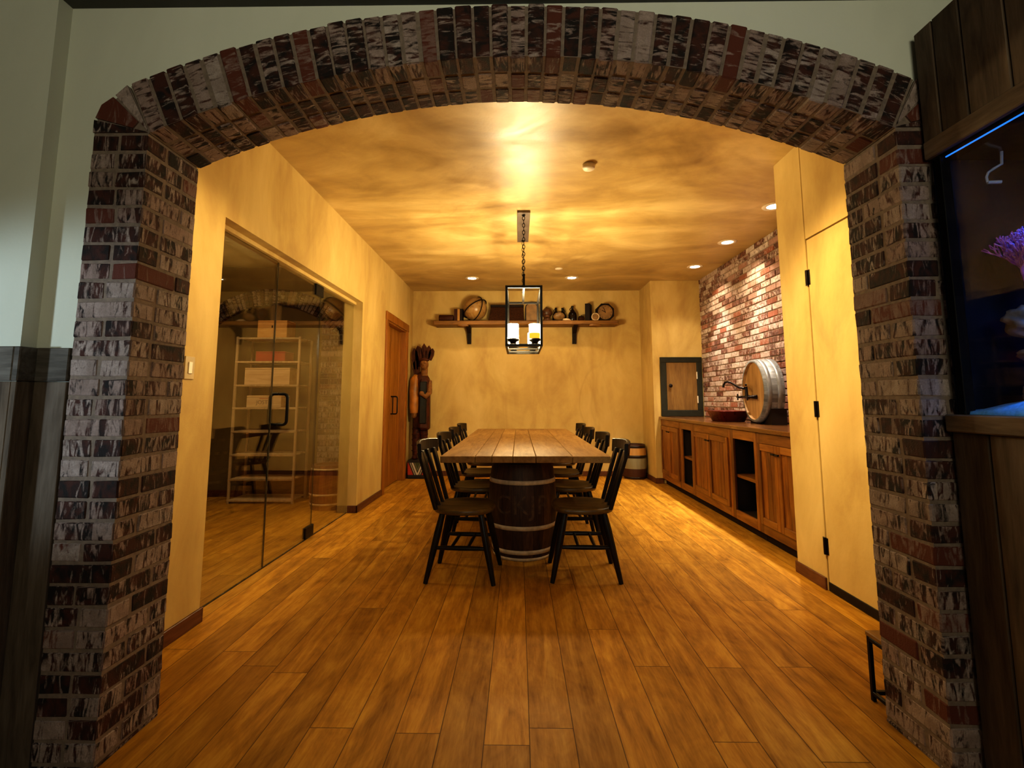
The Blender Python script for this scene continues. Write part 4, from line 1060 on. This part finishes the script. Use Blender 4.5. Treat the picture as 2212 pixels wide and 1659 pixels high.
# water surface
g = G('tank_water')
ge = g.n('NewGeometry'); mx = g.n('MixShader', i0=.15, i1=g.n('BsdfTransparent', Color=(.78, .9, 1)).outputs[0], i2=g.n('BsdfGlossy', Color=(.6, .8, 1), Roughness=.08).outputs[0]); g.nt.links.new(mx.outputs[0], g.out.inputs[0])
h = MB(); N1, N2 = 8, 24
V = [(AX + .024 + (AXB - AX - .046) * i / N1, AYS + .022 + (AYE - AYS - .046) * j / N2, 1.945 + .002 * mnoise.noise(Vector((i * .7, j * .7, 0)))) for i in range(N1 + 1) for j in range(N2 + 1)]
h.add(V, [[i * (N2 + 1) + j, (i + 1) * (N2 + 1) + j, (i + 1) * (N2 + 1) + j + 1, i * (N2 + 1) + j + 1] for i in range(N1) for j in range(N2)], smooth=True)
o = h.build('tank_water', g.m); o['kind'] = 'stuff'; tag(o, 'still blue-lit water surface inside the aquarium', 'water')
# sand
h = MB(); N1, N2 = 26, 60; V = []
for i in range(N1 + 1):
    for j in range(N2 + 1):
        x = AX + .026 + (AXB - AX - .05) * i / N1; y = AYE - .024 - (AYE - AYS - .05) * j / N2
        V.append((x, y, 1.120 + (.012 + .085 * min(1, max(0, (AYE - .05 - y) / .20))) * (1 - .85 * math.exp(-(x - AX - .026) / .06)) + .012 * mnoise.noise(Vector((x * 9, y * 9, 0)))))
V = [(x, y, z) for x, y, z in V]
skirt = [(V[j][0] - .003, V[j][1], 1.1125) for j in range(N2 + 1)]
F = [[i * (N2 + 1) + j, i * (N2 + 1) + j + 1, (i + 1) * (N2 + 1) + j + 1, (i + 1) * (N2 + 1) + j] for i in range(N1) for j in range(N2)]
nv = len(V); h.add(V + skirt, [f[::-1] for f in F] + [[j, j + 1, nv + j + 1, nv + j] for j in range(N2)], smooth=True)
o = h.build('aquarium_sand', plain('blue_lit_coral_sand', (.16, .50, .85), .9, 0, .2, 90)); o['kind'] = 'stuff'; tag(o, 'bright white sand covering the aquarium floor', 'sand')  # the tank's blue light is put into the white sand's colour
M_ROCK = plain('grey_live_rock', (.20, .19, .20), .9, 0, .5, 22)
for k, (x, y, z, r, lab) in enumerate(((1.60, 1.455, 1.19, (.085, .075, .050), 'lowest grey rock of the stack standing on aquarium sand'), (1.585, 1.46, 1.292, (.065, .055, .050), 'middle grey rock of the aquarium stack'), (1.565, 1.475, 1.392, (.07, .06, .048), 'top grey rock under the purple coral'))):
    h = MB(); h.ball((0, 0, 0), r, 28, 20, rough=.42, seed=k * 3 + 1); tag(h.build('aquarium_rock', M_ROCK, None, (x, y, z)), lab, 'rock', 'stacked rocks in the aquarium')
g = G('purple_gorgonian'); nn = g.noise(g.coord(), 60, 3); g.bsdf(Base_Color=g.ramp(nn, (.3, (.16, .03, .20)), (.7, (.50, .16, .55))), Roughness=.8, Emission_Color=(.35, .03, .6), Emission_Strength=.02)  # faint purple glow added to the coral, which is no light source
h = MB()
def branch(p, d, ln, r, dep):
    if dep == 0 or ln < .008: return
    q = p + d * ln
    h.tube([p, p.lerp(q, .5) + Vector((random.uniform(-.004, .004), random.uniform(-.004, .004), 0)), q], [r, r * .9, r * .75], 6)
    if dep <= 3: h.ball(tuple(q), r * 1.15, 6, 4)
    for k in range(3 if dep > 2 else 2):
        nd = (d + Vector((random.uniform(-.6, .6), random.uniform(-.45, .45), random.uniform(-.05, .5)))).normalized()
        branch(q, nd, ln * random.uniform(.66, .86), r * .78, dep - 1)
for k in range(5): branch(Vector((0, 0, 0)), Vector((-.32 + .20 * k, random.uniform(-.15, .25), .9)).normalized(), .066, .0068, 6)
tag(h.build('purple_coral', g.m, None, (1.572, 1.475, 1.440)), 'branching purple coral growing on top of the aquarium rocks', 'coral')
h = MB(); h.tube([(.01, 0, .045), (-.006, .0, .034), (-.014, 0, .018), (-.012, 0, 0)], .004, 8); h.tube([(-.012, 0, .0), (.022, -.01, -.003)], .006, 8); h.tube([(.01, 0, .045), (.03, -.01, .058), (.034, -.01, .10)], .0045, 8)
tag(h.build('return_nozzle', plain('pale_plastic_pipe', (.35, .42, .50), .35), None, (1.535, 1.53, 1.86)), 'small pale water return nozzle near the top of the aquarium', 'nozzle')

# ------------------------------------------------------------------ lights
def area(name, loc, size, energy, col, rot=(0, 0, 0), spread=PI, shape='DISK', sy=None):
    l = bpy.data.lights.new(name, 'AREA'); l.shape = shape; l.size = size
    if sy: l.size_y = sy
    l.energy = energy; l.color = col; l.spread = spread
    o = bpy.data.objects.new(name, l); COL.objects.link(o); o.location = loc; o.rotation_euler = rot; return o
def spot(name, loc, energy, col, size, blend, radius=.05, tgt=None):
    l = bpy.data.lights.new(name, 'SPOT'); l.energy = energy; l.color = col; l.spot_size = size; l.spot_blend = blend; l.shadow_soft_size = radius
    o = bpy.data.objects.new(name, l); COL.objects.link(o); o.location = loc
    if tgt: o.rotation_euler = (Vector(tgt) - Vector(loc)).to_track_quat('-Z', 'Y').to_euler()
    return o
for k, (x, y, _) in enumerate(RL):
    w_ = k >= 2
    spot('downlight_beam', (x, y, CZ - .015), (64, 64, 40)[4 - k] if w_ else 28, (1.0, .83, .58) if w_ else (1.0, .74, .40), math.radians(118), .5, .04)
    if w_: spot('downlight_core', (x, y, CZ - .015), 150, (1.0, .91, .78), math.radians(66), .6, .04)  # tighter core that scallops the brick
# storage room lamp
area('storage_lamp', (-2.9, 4.0, CZ - .09), .4, 26, (1.0, .72, .40))
# added fill spots without fixtures, out of view, brightening the two side walls
spot('wall_fill_spot', (.5, 2.25, 2.80), 280, (1.0, .74, .36), math.radians(56), .9, .05, (1.89, 2.8, 1.45))
spot('wall_fill_spot', (-.4, 2.25, 2.80), 110, (1.0, .76, .38), math.radians(56), .9, .05, (-1.675, 2.6, 1.5))
# aquarium lamp, then an added spot that brightens the sand and coral
area('aquarium_lamp', (1.72, .25, 1.965), .3, 4.5, (.02, .20, 1.0), shape='RECTANGLE', sy=1.1)
spot('sand_fill_spot', (1.56, 1.34, 1.955), 24, (.05, .36, 1.0), math.radians(48), .6, .03, (1.56, 1.42, 1.15))
# front room: added warm fill for ambient, then cool daylight from the left
area('front_room_fill', (.2, -2.2, 2.5), 1.6, 32, (1.0, .95, .72), (math.radians(96), 0, 0), math.radians(115))
spot('side_window_light', (-3.6, -.55, 1.15), 240, (.66, .84, 1.0), math.radians(24), .7, .10, (-1.68, 1.62, 1.24))

w = bpy.data.worlds.new('World'); scene.world = w; w.use_nodes = True
bg = w.node_tree.nodes['Background']; bg.inputs[0].default_value = (.95, .90, .68, 1); bg.inputs[1].default_value = .15

# ------------------------------------------------------------------ camera
cd = bpy.data.cameras.new('camera'); cam = bpy.data.objects.new('camera', cd); COL.objects.link(cam)
f = 1050.0
cd.sensor_fit = 'HORIZONTAL'; cd.sensor_width = 36; cd.lens = 36 * f / 2212
cd.shift_y = (747 - 829.5) / 2212.0; cd.clip_start = .02
pitch = math.atan((863 - 747) / f); yaw = math.atan(14 / (f / math.cos(pitch)))
cam.location = (0, 0, 1.16); cam.rotation_euler = (PI / 2 + pitch, 0, yaw)
scene.camera = cam
scene.view_settings.view_transform = 'Standard'; scene.view_settings.look = 'Medium High Contrast'; scene.view_settings.exposure = 0
scene.cycles.use_denoising = True
scene.cycles.use_adaptive_sampling = True; scene.cycles.adaptive_threshold = .10; scene.cycles.adaptive_min_samples = 16
scene.cycles.max_bounces = 6; scene.cycles.diffuse_bounces = 3; scene.cycles.glossy_bounces = 3; scene.cycles.transparent_max_bounces = 12
scene.cycles.sample_clamp_indirect = 8
